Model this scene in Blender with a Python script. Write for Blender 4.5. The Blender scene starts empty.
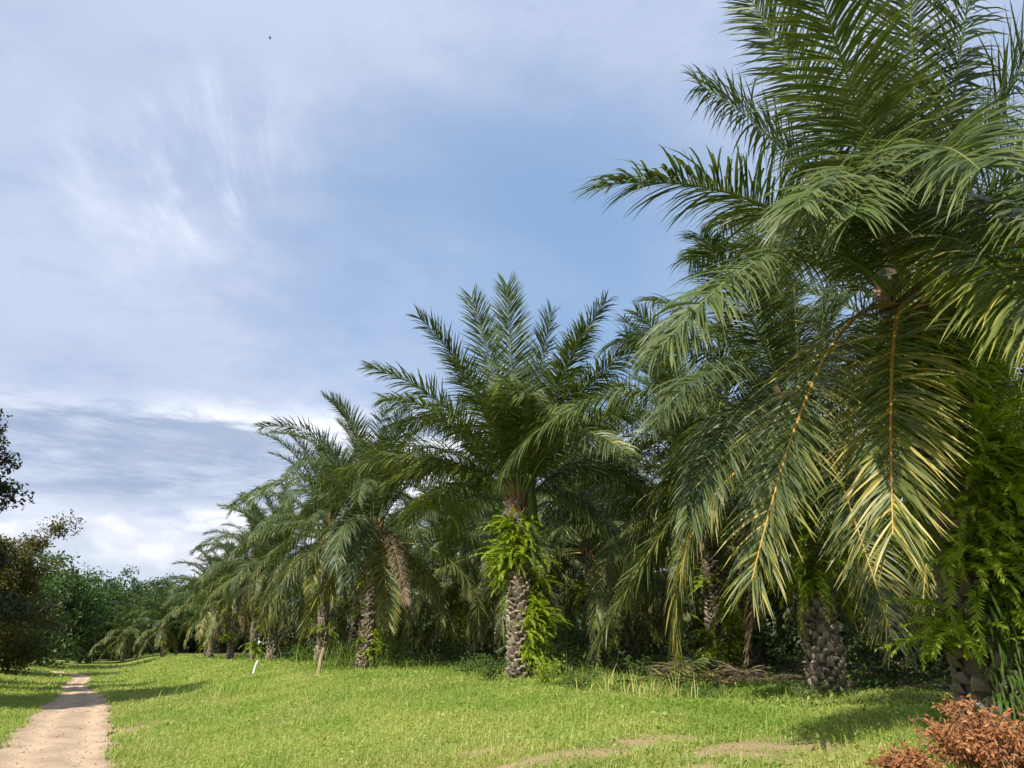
import bpy, math, random
import numpy as np
from mathutils import Vector

# ------------------------------------------------------------------ camera
R = math.radians
SC = bpy.context.scene
COL = SC.collection
CAM = np.array((0.0, 0.0, 1.6))
F, PITCH = 745.0, R(19.31)
FWD = np.array((0, math.cos(PITCH), math.sin(PITCH)))
UPV = np.array((0, -math.sin(PITCH), math.cos(PITCH)))
RGT = np.array((1.0, 0, 0))
cam_d = bpy.data.cameras.new('camera')
cam_d.sensor_width = 36
cam_d.lens = 36 * F / 1024
cam_d.clip_start = 0.1
cam_d.clip_end = 9000
cam = bpy.data.objects.new('camera', cam_d)
COL.objects.link(cam)
cam.location = CAM
cam.rotation_euler = (math.pi / 2 + PITCH, 0, 0)
SC.camera = cam


def ray(px, py):
    d = FWD + (px - 512) / F * RGT + (384 - py) / F * UPV
    return d


def ndir(px, py):
    d = ray(px, py)
    return d / np.linalg.norm(d)


# ------------------------------------------------------------------ light
SUN_EL, SUN_DIR = 42.0, np.array((-0.55, -0.835))     # towards the sun, on the ground plan
SKY_STRENGTH, SUN_STRENGTH, EXPOSURE = 0.086, 5.0, 0.56
az = math.atan2(SUN_DIR[0], SUN_DIR[1])
to_sun = Vector((math.cos(R(SUN_EL)) * math.sin(az), math.cos(R(SUN_EL)) * math.cos(az), math.sin(R(SUN_EL))))
sl = bpy.data.lights.new('sun', 'SUN')
sl.energy = SUN_STRENGTH
sl.angle = R(0.5)
sl.color = (1, 0.95, 0.87)
sun = bpy.data.objects.new('sun', sl)
COL.objects.link(sun)
sun.location = (-20, -15, 40)
sun.rotation_euler = to_sun.to_track_quat('Z', 'Y').to_euler()

SC.view_settings.view_transform = 'Standard'
SC.view_settings.look = 'None'
SC.view_settings.exposure = EXPOSURE
SC.view_settings.gamma = 1
SC.view_settings.use_curve_mapping = False
SC.cycles.max_bounces = 6
SC.cycles.diffuse_bounces = 3
SC.cycles.glossy_bounces = 2
SC.cycles.transmission_bounces = 4
SC.cycles.transparent_max_bounces = 4
SC.cycles.sample_clamp_indirect = 6


class NT:
    """small helper round a node tree"""
    def __init__(s, tree):
        s.t = tree
        tree.nodes.clear()

    def n(s, typ, **kw):
        nd = s.t.nodes.new(typ)
        for k, v in kw.items():
            setattr(nd, k, v)
        return nd

    def l(s, a, b):
        s.t.links.new(a, b)

    def put(s, sock, v):
        if isinstance(v, bpy.types.NodeSocket):
            s.l(v, sock)
        else:
            sock.default_value = v

    def m(s, op, a, b=0.0, c=0.0, clamp=False):
        nd = s.n('ShaderNodeMath', operation=op)
        nd.use_clamp = clamp
        s.put(nd.inputs[0], a)
        s.put(nd.inputs[1], b)
        s.put(nd.inputs[2], c)
        return nd.outputs[0]

    def ss(s, x, a, b, lo=0.0, hi=1.0):
        nd = s.n('ShaderNodeMapRange', interpolation_type='SMOOTHSTEP')
        s.put(nd.inputs[0], x)
        for i, v in enumerate((a, b, lo, hi)):
            nd.inputs[i + 1].default_value = v
        return nd.outputs[0]

    def mix(s, f, a, b, blend='MIX'):
        nd = s.n('ShaderNodeMix', data_type='RGBA', blend_type=blend)
        s.put(nd.inputs[0], f)
        for sock, v in ((nd.inputs[6], a), (nd.inputs[7], b)):
            if isinstance(v, (tuple, list)):
                v = (v[0], v[1], v[2], 1)
            s.put(sock, v)
        return nd.outputs[2]

    def noise(s, vec, scale, detail=4, rough=0.55, dist=0.0):
        nd = s.n('ShaderNodeTexNoise')
        s.l(vec, nd.inputs['Vector'])
        nd.inputs['Scale'].default_value = scale
        nd.inputs['Detail'].default_value = detail
        nd.inputs['Roughness'].default_value = rough
        nd.inputs['Distortion'].default_value = dist
        return nd.outputs[0]

    def dot(s, vec, d):
        nd = s.n('ShaderNodeVectorMath', operation='DOT_PRODUCT')
        s.l(vec, nd.inputs[0])
        nd.inputs[1].default_value = tuple(d)
        return nd.outputs['Value']

    def mapping(s, vec, scale=(1, 1, 1), rot=(0, 0, 0), loc=(0, 0, 0)):
        nd = s.n('ShaderNodeMapping')
        s.l(vec, nd.inputs[0])
        nd.inputs['Scale'].default_value = scale
        nd.inputs['Rotation'].default_value = rot
        nd.inputs['Location'].default_value = loc
        return nd.outputs[0]


world = bpy.data.worlds.new('World')
SC.world = world
world.use_nodes = True
w = NT(world.node_tree)
out = w.n('ShaderNodeOutputWorld')
bg = w.n('ShaderNodeBackground')
bg.inputs[1].default_value = SKY_STRENGTH
w.l(bg.outputs[0], out.inputs[0])
sky = w.n('ShaderNodeTexSky', sky_type='NISHITA')
sky.sun_disc = False
sky.sun_elevation = R(SUN_EL)
sky.sun_rotation = az
sky.air_density = 1.0
sky.dust_density = 0.6
sky.ozone_density = 1.2
tc = w.n('ShaderNodeTexCoord')
D = tc.outputs['Generated']
sep = w.n('ShaderNodeSeparateXYZ')
w.l(D, sep.inputs[0])
DX, DY, DZ = sep.outputs
# a cloud deck: directions projected on a flat layer overhead
zz = w.m('ADD', w.m('MAXIMUM', DZ, 0.0), 0.12)
comb = w.n('ShaderNodeCombineXYZ')
w.l(w.m('DIVIDE', DX, zz), comb.inputs[0])
w.l(w.m('DIVIDE', DY, zz), comb.inputs[1])
DECK = comb.outputs[0]
n_big = w.noise(w.mapping(DECK, (1.0, 1.0, 1), (0, 0, 0.5), (3.1, 1.7, 0)), 0.9, 5, 0.55, 0.4)
n_wisp = w.noise(w.mapping(DECK, (2.0, 0.85, 1), (0, 0, 0.75), (0.4, 5.2, 0)), 2.0, 9, 0.62, 0.5)
n_fine = w.noise(w.mapping(DECK, (1, 1, 1), (0, 0, 0.2), (7.0, 2.0, 0)), 7.0, 6, 0.6, 0.3)


def blob(px, py, deg_in, deg_out):
    return w.ss(w.dot(D, ndir(px, py)), math.cos(R(deg_out)), math.cos(R(deg_in)))


gap = blob(480, 320, 3, 21)
left = w.ss(w.dot(D, ndir(60, 230)), math.cos(R(36)), math.cos(R(6)))
top = w.ss(DZ, 0.45, 0.80)
v = w.m('MULTIPLY_ADD', w.ss(n_big, 0.33, 0.67), 0.36, 0.29)
v = w.m('ADD', v, w.m('MULTIPLY', left, 0.36))
v = w.m('ADD', v, w.m('MULTIPLY', top, 0.26))
v = w.m('SUBTRACT', v, w.m('MULTIPLY', gap, 0.45))
v = w.m('ADD', v, w.m('MULTIPLY', w.ss(DZ, 0.40, 0.20), 0.25))
v = w.m('MULTIPLY', v, w.m('MULTIPLY_ADD', w.ss(n_fine, 0.3, 0.7), 0.34, 0.80), 0, True)
veil = w.m('MINIMUM', v, 0.92)
# two soft bright wisps high on the left
wisp = w.m('MULTIPLY', w.ss(n_wisp, 0.42, 0.74), w.m('ADD', w.m('MULTIPLY', blob(235, 150, 0, 8), 0.75), w.m('MULTIPLY', blob(140, 192, 0, 8), 0.85), 0, True))
veil_col = w.mix(w.ss(n_big, 0.3, 0.7), (3.9, 4.6, 6.3), (5.2, 5.8, 7.3))
col = w.mix(veil, w.mix(0.62, sky.outputs[0], (2.9, 4.6, 7.3)), veil_col)
col = w.mix(w.m('MULTIPLY', wisp, 0.95), col, (7.6, 8.0, 8.9))
# the white glow of a cloud bank above the palms
n_bank = w.noise(w.mapping(D, (2, 2, 6), (0, 0, 0), (1, 2, 3)), 3.6, 8, 0.62, 0.3)
bank = w.m('MULTIPLY', w.ss(w.m('ADD', DZ, w.m('MULTIPLY', n_bank, 0.08)), 0.350, 0.29), w.ss(DZ, 0.02, 0.16))
bank = w.m('MULTIPLY', bank, w.ss(n_bank, 0.34, 0.54))
bank = w.m('MULTIPLY', bank, w.m('ADD', blob(330, 430, 3, 15), 0.30, 0, True))
col = w.mix(w.m('MULTIPLY', bank, 1.0), col, (9.9, 10.0, 10.2))
# slate grey stratus band low on the left
n_band = w.noise(w.mapping(D, (1.6, 1.6, 9), (0.05, 0.03, 0), (4, 1, 2)), 4.2, 8, 0.62, 0.25)
e1 = w.m('ADD', DZ, w.m('MULTIPLY', w.m('SUBTRACT', n_band, 0.5), 0.07))
band = w.m('MULTIPLY', w.ss(e1, 0.135, 0.175), w.ss(e1, 0.268, 0.245))
band = w.m('MULTIPLY', band, w.ss(w.dot(D, ndir(80, 490)), math.cos(R(26)), math.cos(R(9))))
band_col = w.mix(w.ss(n_band, 0.38, 0.68), (2.9, 3.7, 5.3), (5.0, 5.7, 7.0))
col = w.mix(w.m('MULTIPLY', band, 0.92), col, band_col)
# heaped white cumulus at the horizon
haze_low = w.ss(DZ, 0.17, 0.07)
col = w.mix(w.m('MULTIPLY', haze_low, 0.75), col, (6.6, 7.1, 8.0))
n_cu = w.noise(w.mapping(D, (1, 1, 1.5), (0, 0, 0), (2.45, 0.4, 1.1)), 5.5, 7, 0.55, 0.2)
cu_h = w.m('MULTIPLY_ADD', n_cu, 0.22, 0.024)
cu = w.ss(w.m('SUBTRACT', cu_h, DZ), -0.004, 0.008)
n_cu2 = w.noise(w.mapping(D, (1, 1, 1.4), (0, 0, 0), (5.3, 3.4, 1.1)), 9.0, 5, 0.5, 0.2)
cu_col = w.mix(w.ss(n_cu2, 0.42, 0.58), (7.9, 8.1, 8.6), (5.4, 6.0, 7.1))
col = w.mix(w.m('MULTIPLY', cu, 0.9), col, cu_col)
w.l(col, bg.inputs[0])

# ------------------------------------------------------------------ helpers
rng = np.random.default_rng(7)
random.seed(7)
ROADA = R(27.1)
VH = np.array((-math.sin(ROADA), math.cos(ROADA)))      # along the track
UH = np.array((math.cos(ROADA), math.sin(ROADA)))       # to the right of the track


def uv(u, v):
    return UH * u + VH * v


def to_uv(x, y):
    return x * UH[0] + y * UH[1], x * VH[0] + y * VH[1]


def sstep(a, b, x):
    t = np.clip((np.asarray(x, float) - a) / (b - a), 0, 1)
    return t * t * (3 - 2 * t)


def ground_z(x, y):
    x = np.asarray(x, float)
    y = np.asarray(y, float)
    u, v = to_uv(x, y)
    z = 0.76 * sstep(0.4, 7.0, u) * (1 - 0.45 * sstep(32, 70, v))
    z = z + 0.30 * sstep(-2.6, -7, u)
    z = z - 0.55 * sstep(27, 60, v) * (1 - sstep(0.5, 7, u))
    bump = 0.035 * np.sin(x * 1.3 + 1.1 * np.sin(y * 0.9)) + 0.03 * np.sin(y * 1.7 + x * 0.6) + 0.02 * np.sin(x * 3.1 - y * 2.3)
    far = 1 - sstep(60, 140, np.hypot(x, y))
    return z + bump * far * (0.25 + 0.75 * sstep(0, 1.5, np.abs(u + 0.52) - 0.85))


def gz(x, y):
    return float(ground_z(x, y))


def mesh_obj(name, V, faces, mats, midx=None, parent=None, attrs=None, smooth=True, loc=None):
    me = build_mesh(name, V, faces, mats, midx, attrs, smooth)
    return link(name, me, parent, loc)


def build_mesh(name, V, faces, mats, midx=None, attrs=None, smooth=True):
    """faces: list of int arrays, each of one polygon width"""
    V = np.asarray(V, np.float32).reshape(-1, 3)
    me = bpy.data.meshes.new(name)
    me.vertices.add(len(V))
    me.vertices.foreach_set('co', V.ravel())
    faces = [np.asarray(f, np.int32) for f in faces if len(f)]
    loops = np.concatenate([f.ravel() for f in faces])
    sizes = np.concatenate([np.full(len(f), f.shape[1], np.int32) for f in faces])
    starts = np.concatenate([[0], np.cumsum(sizes)[:-1]]).astype(np.int32)
    me.loops.add(len(loops))
    me.loops.foreach_set('vertex_index', loops)
    me.polygons.add(len(sizes))
    me.polygons.foreach_set('loop_start', starts)
    for m_ in (mats if isinstance(mats, (list, tuple)) else [mats]):
        me.materials.append(m_)
    if midx is not None:
        me.polygons.foreach_set('material_index', np.asarray(midx, np.int32))
    me.polygons.foreach_set('use_smooth', np.full(len(sizes), smooth))
    for k, a in (attrs or {}).items():
        at = me.attributes.new(k, 'FLOAT', 'POINT')
        at.data.foreach_set('value', np.asarray(a, np.float32))
    me.update(calc_edges=True)
    return me


def link(name, me, parent=None, loc=None, rz=0.0, sc=1.0):
    o = bpy.data.objects.new(name, me)
    COL.objects.link(o)
    if parent is not None:
        o.parent = parent
    if loc is not None:
        o.location = loc
    o.rotation_euler = (0, 0, rz)
    o.scale = (sc, sc, sc)
    return o


def thing(name, label, cat, loc, group=None, rz=0.0):
    o = bpy.data.objects.new(name, None)
    o.empty_display_size = 0.3
    COL.objects.link(o)
    o.location = loc
    o.rotation_euler = (0, 0, rz)
    return tag(o, label, cat, group)


def tag(o, label, cat, group=None, kind=None):
    o['label'] = label
    o['category'] = cat
    if group:
        o['group'] = group
    if kind:
        o['kind'] = kind
    return o


class Acc:
    """collects vertex / face arrays into one mesh"""
    def __init__(s):
        s.V, s.Fs, s.M, s.A, s.n = [], [], [], {}, 0

    def add(s, V, faces, mat=0, **attrs):
        V = np.asarray(V, float).reshape(-1, 3)
        f = np.asarray(faces, int)
        s.V.append(V)
        s.Fs.append(f + s.n)
        s.M.append(np.full(len(f), mat))
        for k in set(s.A) | set(attrs):
            if k not in s.A:
                s.A[k] = [np.zeros(s.n)]
            a = attrs.get(k, 0.0)
            s.A[k].append(np.broadcast_to(np.asarray(a, float), (len(V),)))
        s.n += len(V)

    def mesh(s, name, mats, smooth=True):
        # group faces by polygon width, keeping their materials
        Fs, M = [], []
        for wd in (3, 4):
            sel = [(f, m_) for f, m_ in zip(s.Fs, s.M) if len(f) and f.shape[1] == wd]
            if sel:
                Fs.append(np.concatenate([a for a, _ in sel]))
                M.append(np.concatenate([b for _, b in sel]))
        return build_mesh(name, np.concatenate(s.V), Fs, mats, np.concatenate(M),
                          {k: np.concatenate(a) for k, a in s.A.items()}, smooth)


def nrm(a):
    return a / np.maximum(np.linalg.norm(a, axis=-1, keepdims=True), 1e-9)


def tube(P, rad, sides=6, close=True):
    """tapered tube along the points P"""
    P = np.asarray(P, float)
    rad = np.broadcast_to(np.asarray(rad, float), (len(P),))
    T = nrm(np.gradient(P, axis=0))
    ref = np.array((0.31, 0.17, 0.93)) if abs(nrm(P[-1] - P[0])[2]) < 0.8 else np.array((0.93, 0.31, 0.17))
    A = nrm(np.cross(T, ref))
    B = np.cross(T, A)
    th = np.arange(sides) * 2 * math.pi / sides
    V = P[:, None] + rad[:, None, None] * (np.cos(th)[None, :, None] * A[:, None] + np.sin(th)[None, :, None] * B[:, None])
    i = np.arange(len(P) - 1)[:, None]
    j = np.arange(sides)[None, :]
    k = (j + 1) % sides
    f = np.stack([i * sides + j, i * sides + k, (i + 1) * sides + k, (i + 1) * sides + j], -1).reshape(-1, 4)
    return V.reshape(-1, 3), f


# ------------------------------------------------------------------ materials
def material(name):
    m_ = bpy.data.materials.new(name)
    m_.use_nodes = True
    t = NT(m_.node_tree)
    o = t.n('ShaderNodeOutputMaterial')
    return m_, t, o


def leaf_material(name, dark, light, yellow, trans=0.32, rough=0.42, spec=0.45, nscale=1.5, tmul=(1.5, 1.6, 0.7)):
    m_, t, o = material(name)
    b = t.n('ShaderNodeBsdfPrincipled')
    oi = t.n('ShaderNodeObjectInfo')
    co = t.n('ShaderNodeTexCoord')
    nz = t.noise(co.outputs['Object'], nscale, 3, 0.6)
    at = t.n('ShaderNodeAttribute', attribute_name='tone')
    f = t.m('ADD', t.m('MULTIPLY', t.ss(nz, 0.3, 0.7), 0.35), t.m('MULTIPLY', oi.outputs['Random'], 0.35))
    f = t.m('ADD', f, t.m('MULTIPLY', at.outputs['Fac'], 0.5), 0, True)
    c = t.mix(f, dark, light)
    ay = t.n('ShaderNodeAttribute', attribute_name='yel')
    c = t.mix(ay.outputs['Fac'], c, yellow)
    t.l(c, b.inputs['Base Color'])
    b.inputs['Roughness'].default_value = rough
    b.inputs['Specular IOR Level'].default_value = spec
    tr = t.n('ShaderNodeBsdfTranslucent')
    t.l(t.mix(1.0, c, tmul, 'MULTIPLY'), tr.inputs[0])
    mx = t.n('ShaderNodeMixShader')
    mx.inputs[0].default_value = trans
    t.l(b.outputs[0], mx.inputs[1])
    t.l(tr.outputs[0], mx.inputs[2])
    t.l(mx.outputs[0], o.inputs[0])
    return m_


def rough_material(name, c1, c2, scale, rough=0.85, bump=0.0, attr=None, attr_col=None, detail=6, moss=None):
    m_, t, o = material(name)
    b = t.n('ShaderNodeBsdfPrincipled')
    co = t.n('ShaderNodeTexCoord')
    nz = t.noise(co.outputs['Object'], scale, detail, 0.65)
    c = t.mix(t.ss(nz, 0.32, 0.68), c1, c2)
    if attr:
        at = t.n('ShaderNodeAttribute', attribute_name=attr)
        c = t.mix(at.outputs['Fac'], c, attr_col)
    if moss:
        c = t.mix(t.m('MULTIPLY', t.ss(t.noise(co.outputs['Object'], 1.7, 5, 0.7), 0.46, 0.66), 0.75), c, moss)
        c = t.mix(t.m('MULTIPLY', t.ss(t.noise(co.outputs['Object'], 11, 4, 0.7), 0.5, 0.7), 0.5), c, (0.07, 0.052, 0.038))
    t.l(c, b.inputs['Base Color'])
    b.inputs['Roughness'].default_value = rough
    b.inputs['Specular IOR Level'].default_value = 0.25
    if bump:
        bp = t.n('ShaderNodeBump')
        bp.inputs['Strength'].default_value = bump
        bp.inputs['Distance'].default_value = 0.02
        t.l(t.noise(co.outputs['Object'], scale * 6, 4, 0.7), bp.inputs['Height'])
        t.l(bp.outputs[0], b.inputs['Normal'])
    t.l(b.outputs[0], o.inputs[0])
    return m_


M_LEAF = leaf_material('palm_leaflet', (0.026, 0.050, 0.018), (0.140, 0.185, 0.040), (0.48, 0.38, 0.09), 0.22, 0.45, 0.4)
M_DEAD = leaf_material('dead_palm_leaflet', (0.16, 0.12, 0.075), (0.26, 0.20, 0.12), (0.30, 0.23, 0.12), 0.2, 0.7, 0.2, tmul=(1.1, 1.0, 0.8))
M_RIB = rough_material('palm_midrib', (0.10, 0.15, 0.045), (0.17, 0.19, 0.06), 3, 0.45, attr='yel', attr_col=(0.48, 0.27, 0.05))
M_RIBDEAD = rough_material('dead_midrib', (0.20, 0.15, 0.09), (0.30, 0.23, 0.14), 3, 0.7)
M_FERN = leaf_material('fern_leaf', (0.13, 0.20, 0.015), (0.35, 0.45, 0.03), (0.45, 0.43, 0.06), 0.45, 0.5, 0.3)
M_STRAP = leaf_material('strap_leaf', (0.040, 0.085, 0.015), (0.085, 0.14, 0.02), (0.2, 0.2, 0.04), 0.3, 0.6, 0.2)
M_TRUNK = rough_material('palm_trunk_bark', (0.055, 0.040, 0.028), (0.14, 0.105, 0.075), 6, 0.9, 0.5, 'cut', (0.36, 0.29, 0.22), moss=(0.10, 0.095, 0.05))
M_FIBRE = rough_material('palm_fibre', (0.16, 0.085, 0.04), (0.26, 0.15, 0.08), 9, 0.9, 0.4)
M_BARK = rough_material('tree_bark', (0.06, 0.045, 0.035), (0.13, 0.10, 0.08), 5, 0.9, 0.4)
M_TREEDARK = leaf_material('dark_tree_leaf', (0.022, 0.032, 0.013), (0.05, 0.055, 0.02), (0.16, 0.10, 0.03), 0.22, 0.45, 0.4)
M_TREEOLIVE = leaf_material('olive_tree_leaf', (0.06, 0.064, 0.016), (0.16, 0.135, 0.028), (0.22, 0.13, 0.03), 0.3, 0.5, 0.3)
M_TREEGREEN = leaf_material('green_tree_leaf', (0.035, 0.075, 0.018), (0.075, 0.13, 0.03), (0.16, 0.18, 0.04), 0.3, 0.45, 0.4)
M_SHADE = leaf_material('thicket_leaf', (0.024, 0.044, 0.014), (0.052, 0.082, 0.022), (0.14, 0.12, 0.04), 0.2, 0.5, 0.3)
M_WEED = leaf_material('weed_leaf', (0.045, 0.10, 0.016), (0.10, 0.18, 0.025), (0.2, 0.2, 0.04), 0.38, 0.5, 0.3)
M_RUST = leaf_material('withered_leaf', (0.27, 0.11, 0.045), (0.48, 0.23, 0.10), (0.5, 0.33, 0.16), 0.25, 0.7, 0.15, 6, (1.2, 0.9, 0.7))
M_TWIG = rough_material('dry_twig', (0.14, 0.09, 0.06), (0.24, 0.17, 0.11), 8, 0.85)
M_PALEWOOD = rough_material('whitewashed_wood', (0.55, 0.53, 0.50), (0.72, 0.70, 0.66), 7, 0.8, 0.2)
M_BROWNWOOD = rough_material('weathered_wood', (0.27, 0.19, 0.12), (0.42, 0.32, 0.22), 7, 0.85, 0.3)
M_BIRD = rough_material('bird_plumage', (0.03, 0.03, 0.035), (0.06, 0.055, 0.05), 9, 0.8)


def grass_material():
    m_, t, o = material('grass_blade')
    b = t.n('ShaderNodeBsdfPrincipled')
    co = t.n('ShaderNodeTexCoord')
    p = co.outputs['Object']
    f = t.ss(t.noise(p, 0.55, 4, 0.6), 0.36, 0.64)
    at = t.n('ShaderNodeAttribute', attribute_name='tone')
    c = t.mix(f, (0.215, 0.325, 0.052), (0.40, 0.43, 0.115))
    c = t.mix(at.outputs['Fac'], c, (0.15, 0.26, 0.026))
    ay = t.n('ShaderNodeAttribute', attribute_name='yel')
    c = t.mix(ay.outputs['Fac'], c, (0.52, 0.42, 0.19))
    t.l(c, b.inputs['Base Color'])
    b.inputs['Roughness'].default_value = 0.55
    b.inputs['Specular IOR Level'].default_value = 0.3
    tr = t.n('ShaderNodeBsdfTranslucent')
    t.l(t.mix(1.0, c, (1.4, 1.4, 0.8), 'MULTIPLY'), tr.inputs[0])
    mx = t.n('ShaderNodeMixShader')
    mx.inputs[0].default_value = 0.38
    t.l(b.outputs[0], mx.inputs[1])
    t.l(tr.outputs[0], mx.inputs[2])
    t.l(mx.outputs[0], o.inputs[0])
    return m_


M_GRASS = grass_material()


def ground_material():
    m_, t, o = material('field_soil')
    b = t.n('ShaderNodeBsdfPrincipled')
    g = t.n('ShaderNodeNewGeometry')
    p = g.outputs['Position']
    at = t.n('ShaderNodeAttribute', attribute_name='bare')
    al = t.n('ShaderNodeAttribute', attribute_name='litter')
    green = t.mix(t.ss(t.noise(p, 0.5, 5, 0.6), 0.35, 0.65), (0.14, 0.20, 0.030), (0.24, 0.27, 0.06))
    green = t.mix(t.ss(t.noise(p, 9, 4, 0.7), 0.45, 0.75), green, (0.18, 0.16, 0.06))
    soil = t.mix(t.noise(p, 5, 6, 0.7), (0.24, 0.165, 0.09), (0.42, 0.30, 0.18))
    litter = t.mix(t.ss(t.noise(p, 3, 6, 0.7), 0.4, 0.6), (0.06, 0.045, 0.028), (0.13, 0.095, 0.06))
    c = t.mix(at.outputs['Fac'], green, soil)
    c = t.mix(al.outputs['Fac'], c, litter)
    t.l(c, b.inputs['Base Color'])
    b.inputs['Roughness'].default_value = 0.95
    b.inputs['Specular IOR Level'].default_value = 0.1
    bp = t.n('ShaderNodeBump')
    bp.inputs['Strength'].default_value = 0.6
    bp.inputs['Distance'].default_value = 0.04
    t.l(t.noise(p, 14, 5, 0.7), bp.inputs['Height'])
    t.l(bp.outputs[0], b.inputs['Normal'])
    t.l(b.outputs[0], o.inputs[0])
    return m_


def road_material():
    m_, t, o = material('track_dirt')
    b = t.n('ShaderNodeBsdfPrincipled')
    g = t.n('ShaderNodeNewGeometry')
    p = g.outputs['Position']
    aw = t.n('ShaderNodeAttribute', attribute_name='wear')
    c = t.mix(t.ss(t.noise(p, 1.1, 6, 0.65), 0.3, 0.7), (0.34, 0.24, 0.155), (0.51, 0.38, 0.26))
    c = t.mix(t.m('MULTIPLY', aw.outputs['Fac'], 0.65), c, (0.60, 0.44, 0.28))
    c = t.mix(t.ss(t.noise(p, 16, 4, 0.7), 0.52, 0.8), c, (0.26, 0.18, 0.12))
    t.l(c, b.inputs['Base Color'])
    b.inputs['Roughness'].default_value = 0.95
    b.inputs['Specular IOR Level'].default_value = 0.1
    bp = t.n('ShaderNodeBump')
    bp.inputs['Strength'].default_value = 0.7
    bp.inputs['Distance'].default_value = 0.03
    t.l(t.noise(p, 22, 5, 0.75), bp.inputs['Height'])
    t.l(bp.outputs[0], b.inputs['Normal'])
    t.l(b.outputs[0], o.inputs[0])
    return m_


M_GROUND, M_ROAD = ground_material(), road_material()

# ------------------------------------------------------------------ setting: ground and track
BARE = []       # (x, y, rx, ry) worn patches in the grass


def on_ground(px, py, it=40):
    d = ray(px, py)
    t = 8.0
    for _ in range(it):
        p = CAM + d * t
        t += np.clip((p[2] - gz(p[0], p[1])) / max(-d[2], 0.03), -3, 3) * 0.6
    return CAM + d * t


for px, py, rx, ry in ((765, 747, 1.0, 0.6), (690, 741, 0.5, 0.4), (648, 741, 0.5, 0.45), (560, 756, 0.9, 0.4), (520, 765, 0.6, 0.25),
                       (700, 768, 0.4, 0.2), (480, 752, 0.3, 0.2), (130, 730, 0.3, 1.2), (660, 702, 0.9, 0.35)):
    p = on_ground(px, py)
    BARE.append((p[0], p[1], rx, ry))


def bare_at(x, y):
    m_ = np.zeros_like(np.asarray(x, float))
    wob = 0.35 * np.sin(x * 5.1 + 2 * np.sin(y * 4.3)) + 0.25 * np.sin(y * 9.0 + x * 7.0)
    for bx, by, rx, ry in BARE:
        q = np.hypot((x - bx) / rx, (y - by) / ry) + wob * 0.6
        m_ = np.maximum(m_, 0.97 * (1 - sstep(0.1, 1.35, q)))
    return m_


def road_center(v):
    """u of the track's middle"""
    v = np.asarray(v, float)
    return -0.52 - 0.75 * sstep(27, 48, v) - np.maximum(v - 62, 0) ** 2 * 0.012


def road_edges(v):
    c = road_center(v)
    hw = 0.84 - 0.26 * sstep(25, 36, v)
    r = hw + 0.05 * np.sin(v * 2.1) + 0.05 * np.sin(v * 5.3 + 1) + 0.03 * np.sin(v * 11.7)
    l_ = hw + 0.06 * np.sin(v * 1.7 + 2) + 0.05 * np.sin(v * 4.7) + 0.03 * np.sin(v * 13.1)
    return c - l_, c + r


rad = np.concatenate([np.linspace(0, 3, 6), np.geomspace(3.3, 70, 210), np.geomspace(75, 4500, 40)])
ang = np.linspace(0, 2 * math.pi, 361)[:-1]
# finer where the view looks
ang = np.sort(np.concatenate([ang, np.linspace(R(50), R(130), 240)]))
XX = rad[:, None] * np.cos(ang)[None]
YY = rad[:, None] * np.sin(ang)[None]
uu, vv = to_uv(XX, YY)
el_, er_ = road_edges(vv)
inroad = ((uu > el_ - 0.05) & (uu < er_ + 0.05) & (vv < 95))
ZZ = ground_z(XX, YY) - 0.03 * inroad
na = len(ang)
i = np.arange(len(rad) - 1)[:, None]
j = np.arange(na)[None]
fq = np.stack([i * na + j, i * na + (j + 1) % na, (i + 1) * na + (j + 1) % na, (i + 1) * na + j], -1)[..., ::-1].reshape(-1, 4)
bare = np.maximum(bare_at(XX, YY), inroad * 1.0)
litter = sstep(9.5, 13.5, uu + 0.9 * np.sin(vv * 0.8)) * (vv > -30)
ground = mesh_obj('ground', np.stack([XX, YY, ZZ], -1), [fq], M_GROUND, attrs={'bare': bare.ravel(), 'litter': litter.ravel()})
tag(ground, 'green field rising gently from the dirt track to the palms', 'ground', kind='structure')

vs = np.concatenate([np.arange(-14, 40, 0.12), np.arange(40, 92, 0.4)])
el_, er_ = road_edges(vs)
fr = np.linspace(0, 1, 22)
U = el_[:, None] + (er_ - el_)[:, None] * fr
Vv = np.repeat(vs[:, None], len(fr), 1)
X, Y = U * UH[0] + Vv * VH[0], U * UH[1] + Vv * VH[1]
wear = np.exp(-((fr - 0.27) / 0.11) ** 2) + np.exp(-((fr - 0.76) / 0.11) ** 2)
wear = np.repeat(wear[None], len(vs), 0)
Z = ground_z(X, Y) + 0.006 - 0.02 * wear + 0.006 * np.sin(Vv * 6 + U * 9) + 0.006 * np.sin(Vv * 2.3 - U * 4)
nf = len(fr)
i = np.arange(len(vs) - 1)[:, None]
j = np.arange(nf - 1)[None]
fq = np.stack([i * nf + j, i * nf + j + 1, (i + 1) * nf + j + 1, (i + 1) * nf + j], -1).reshape(-1, 4)
road = mesh_obj('dirt_road', np.stack([X, Y, Z], -1), [fq], M_ROAD, attrs={'wear': wear.ravel()})
tag(road, 'narrow sandy dirt track running off along the field', 'road', kind='structure')


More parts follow.
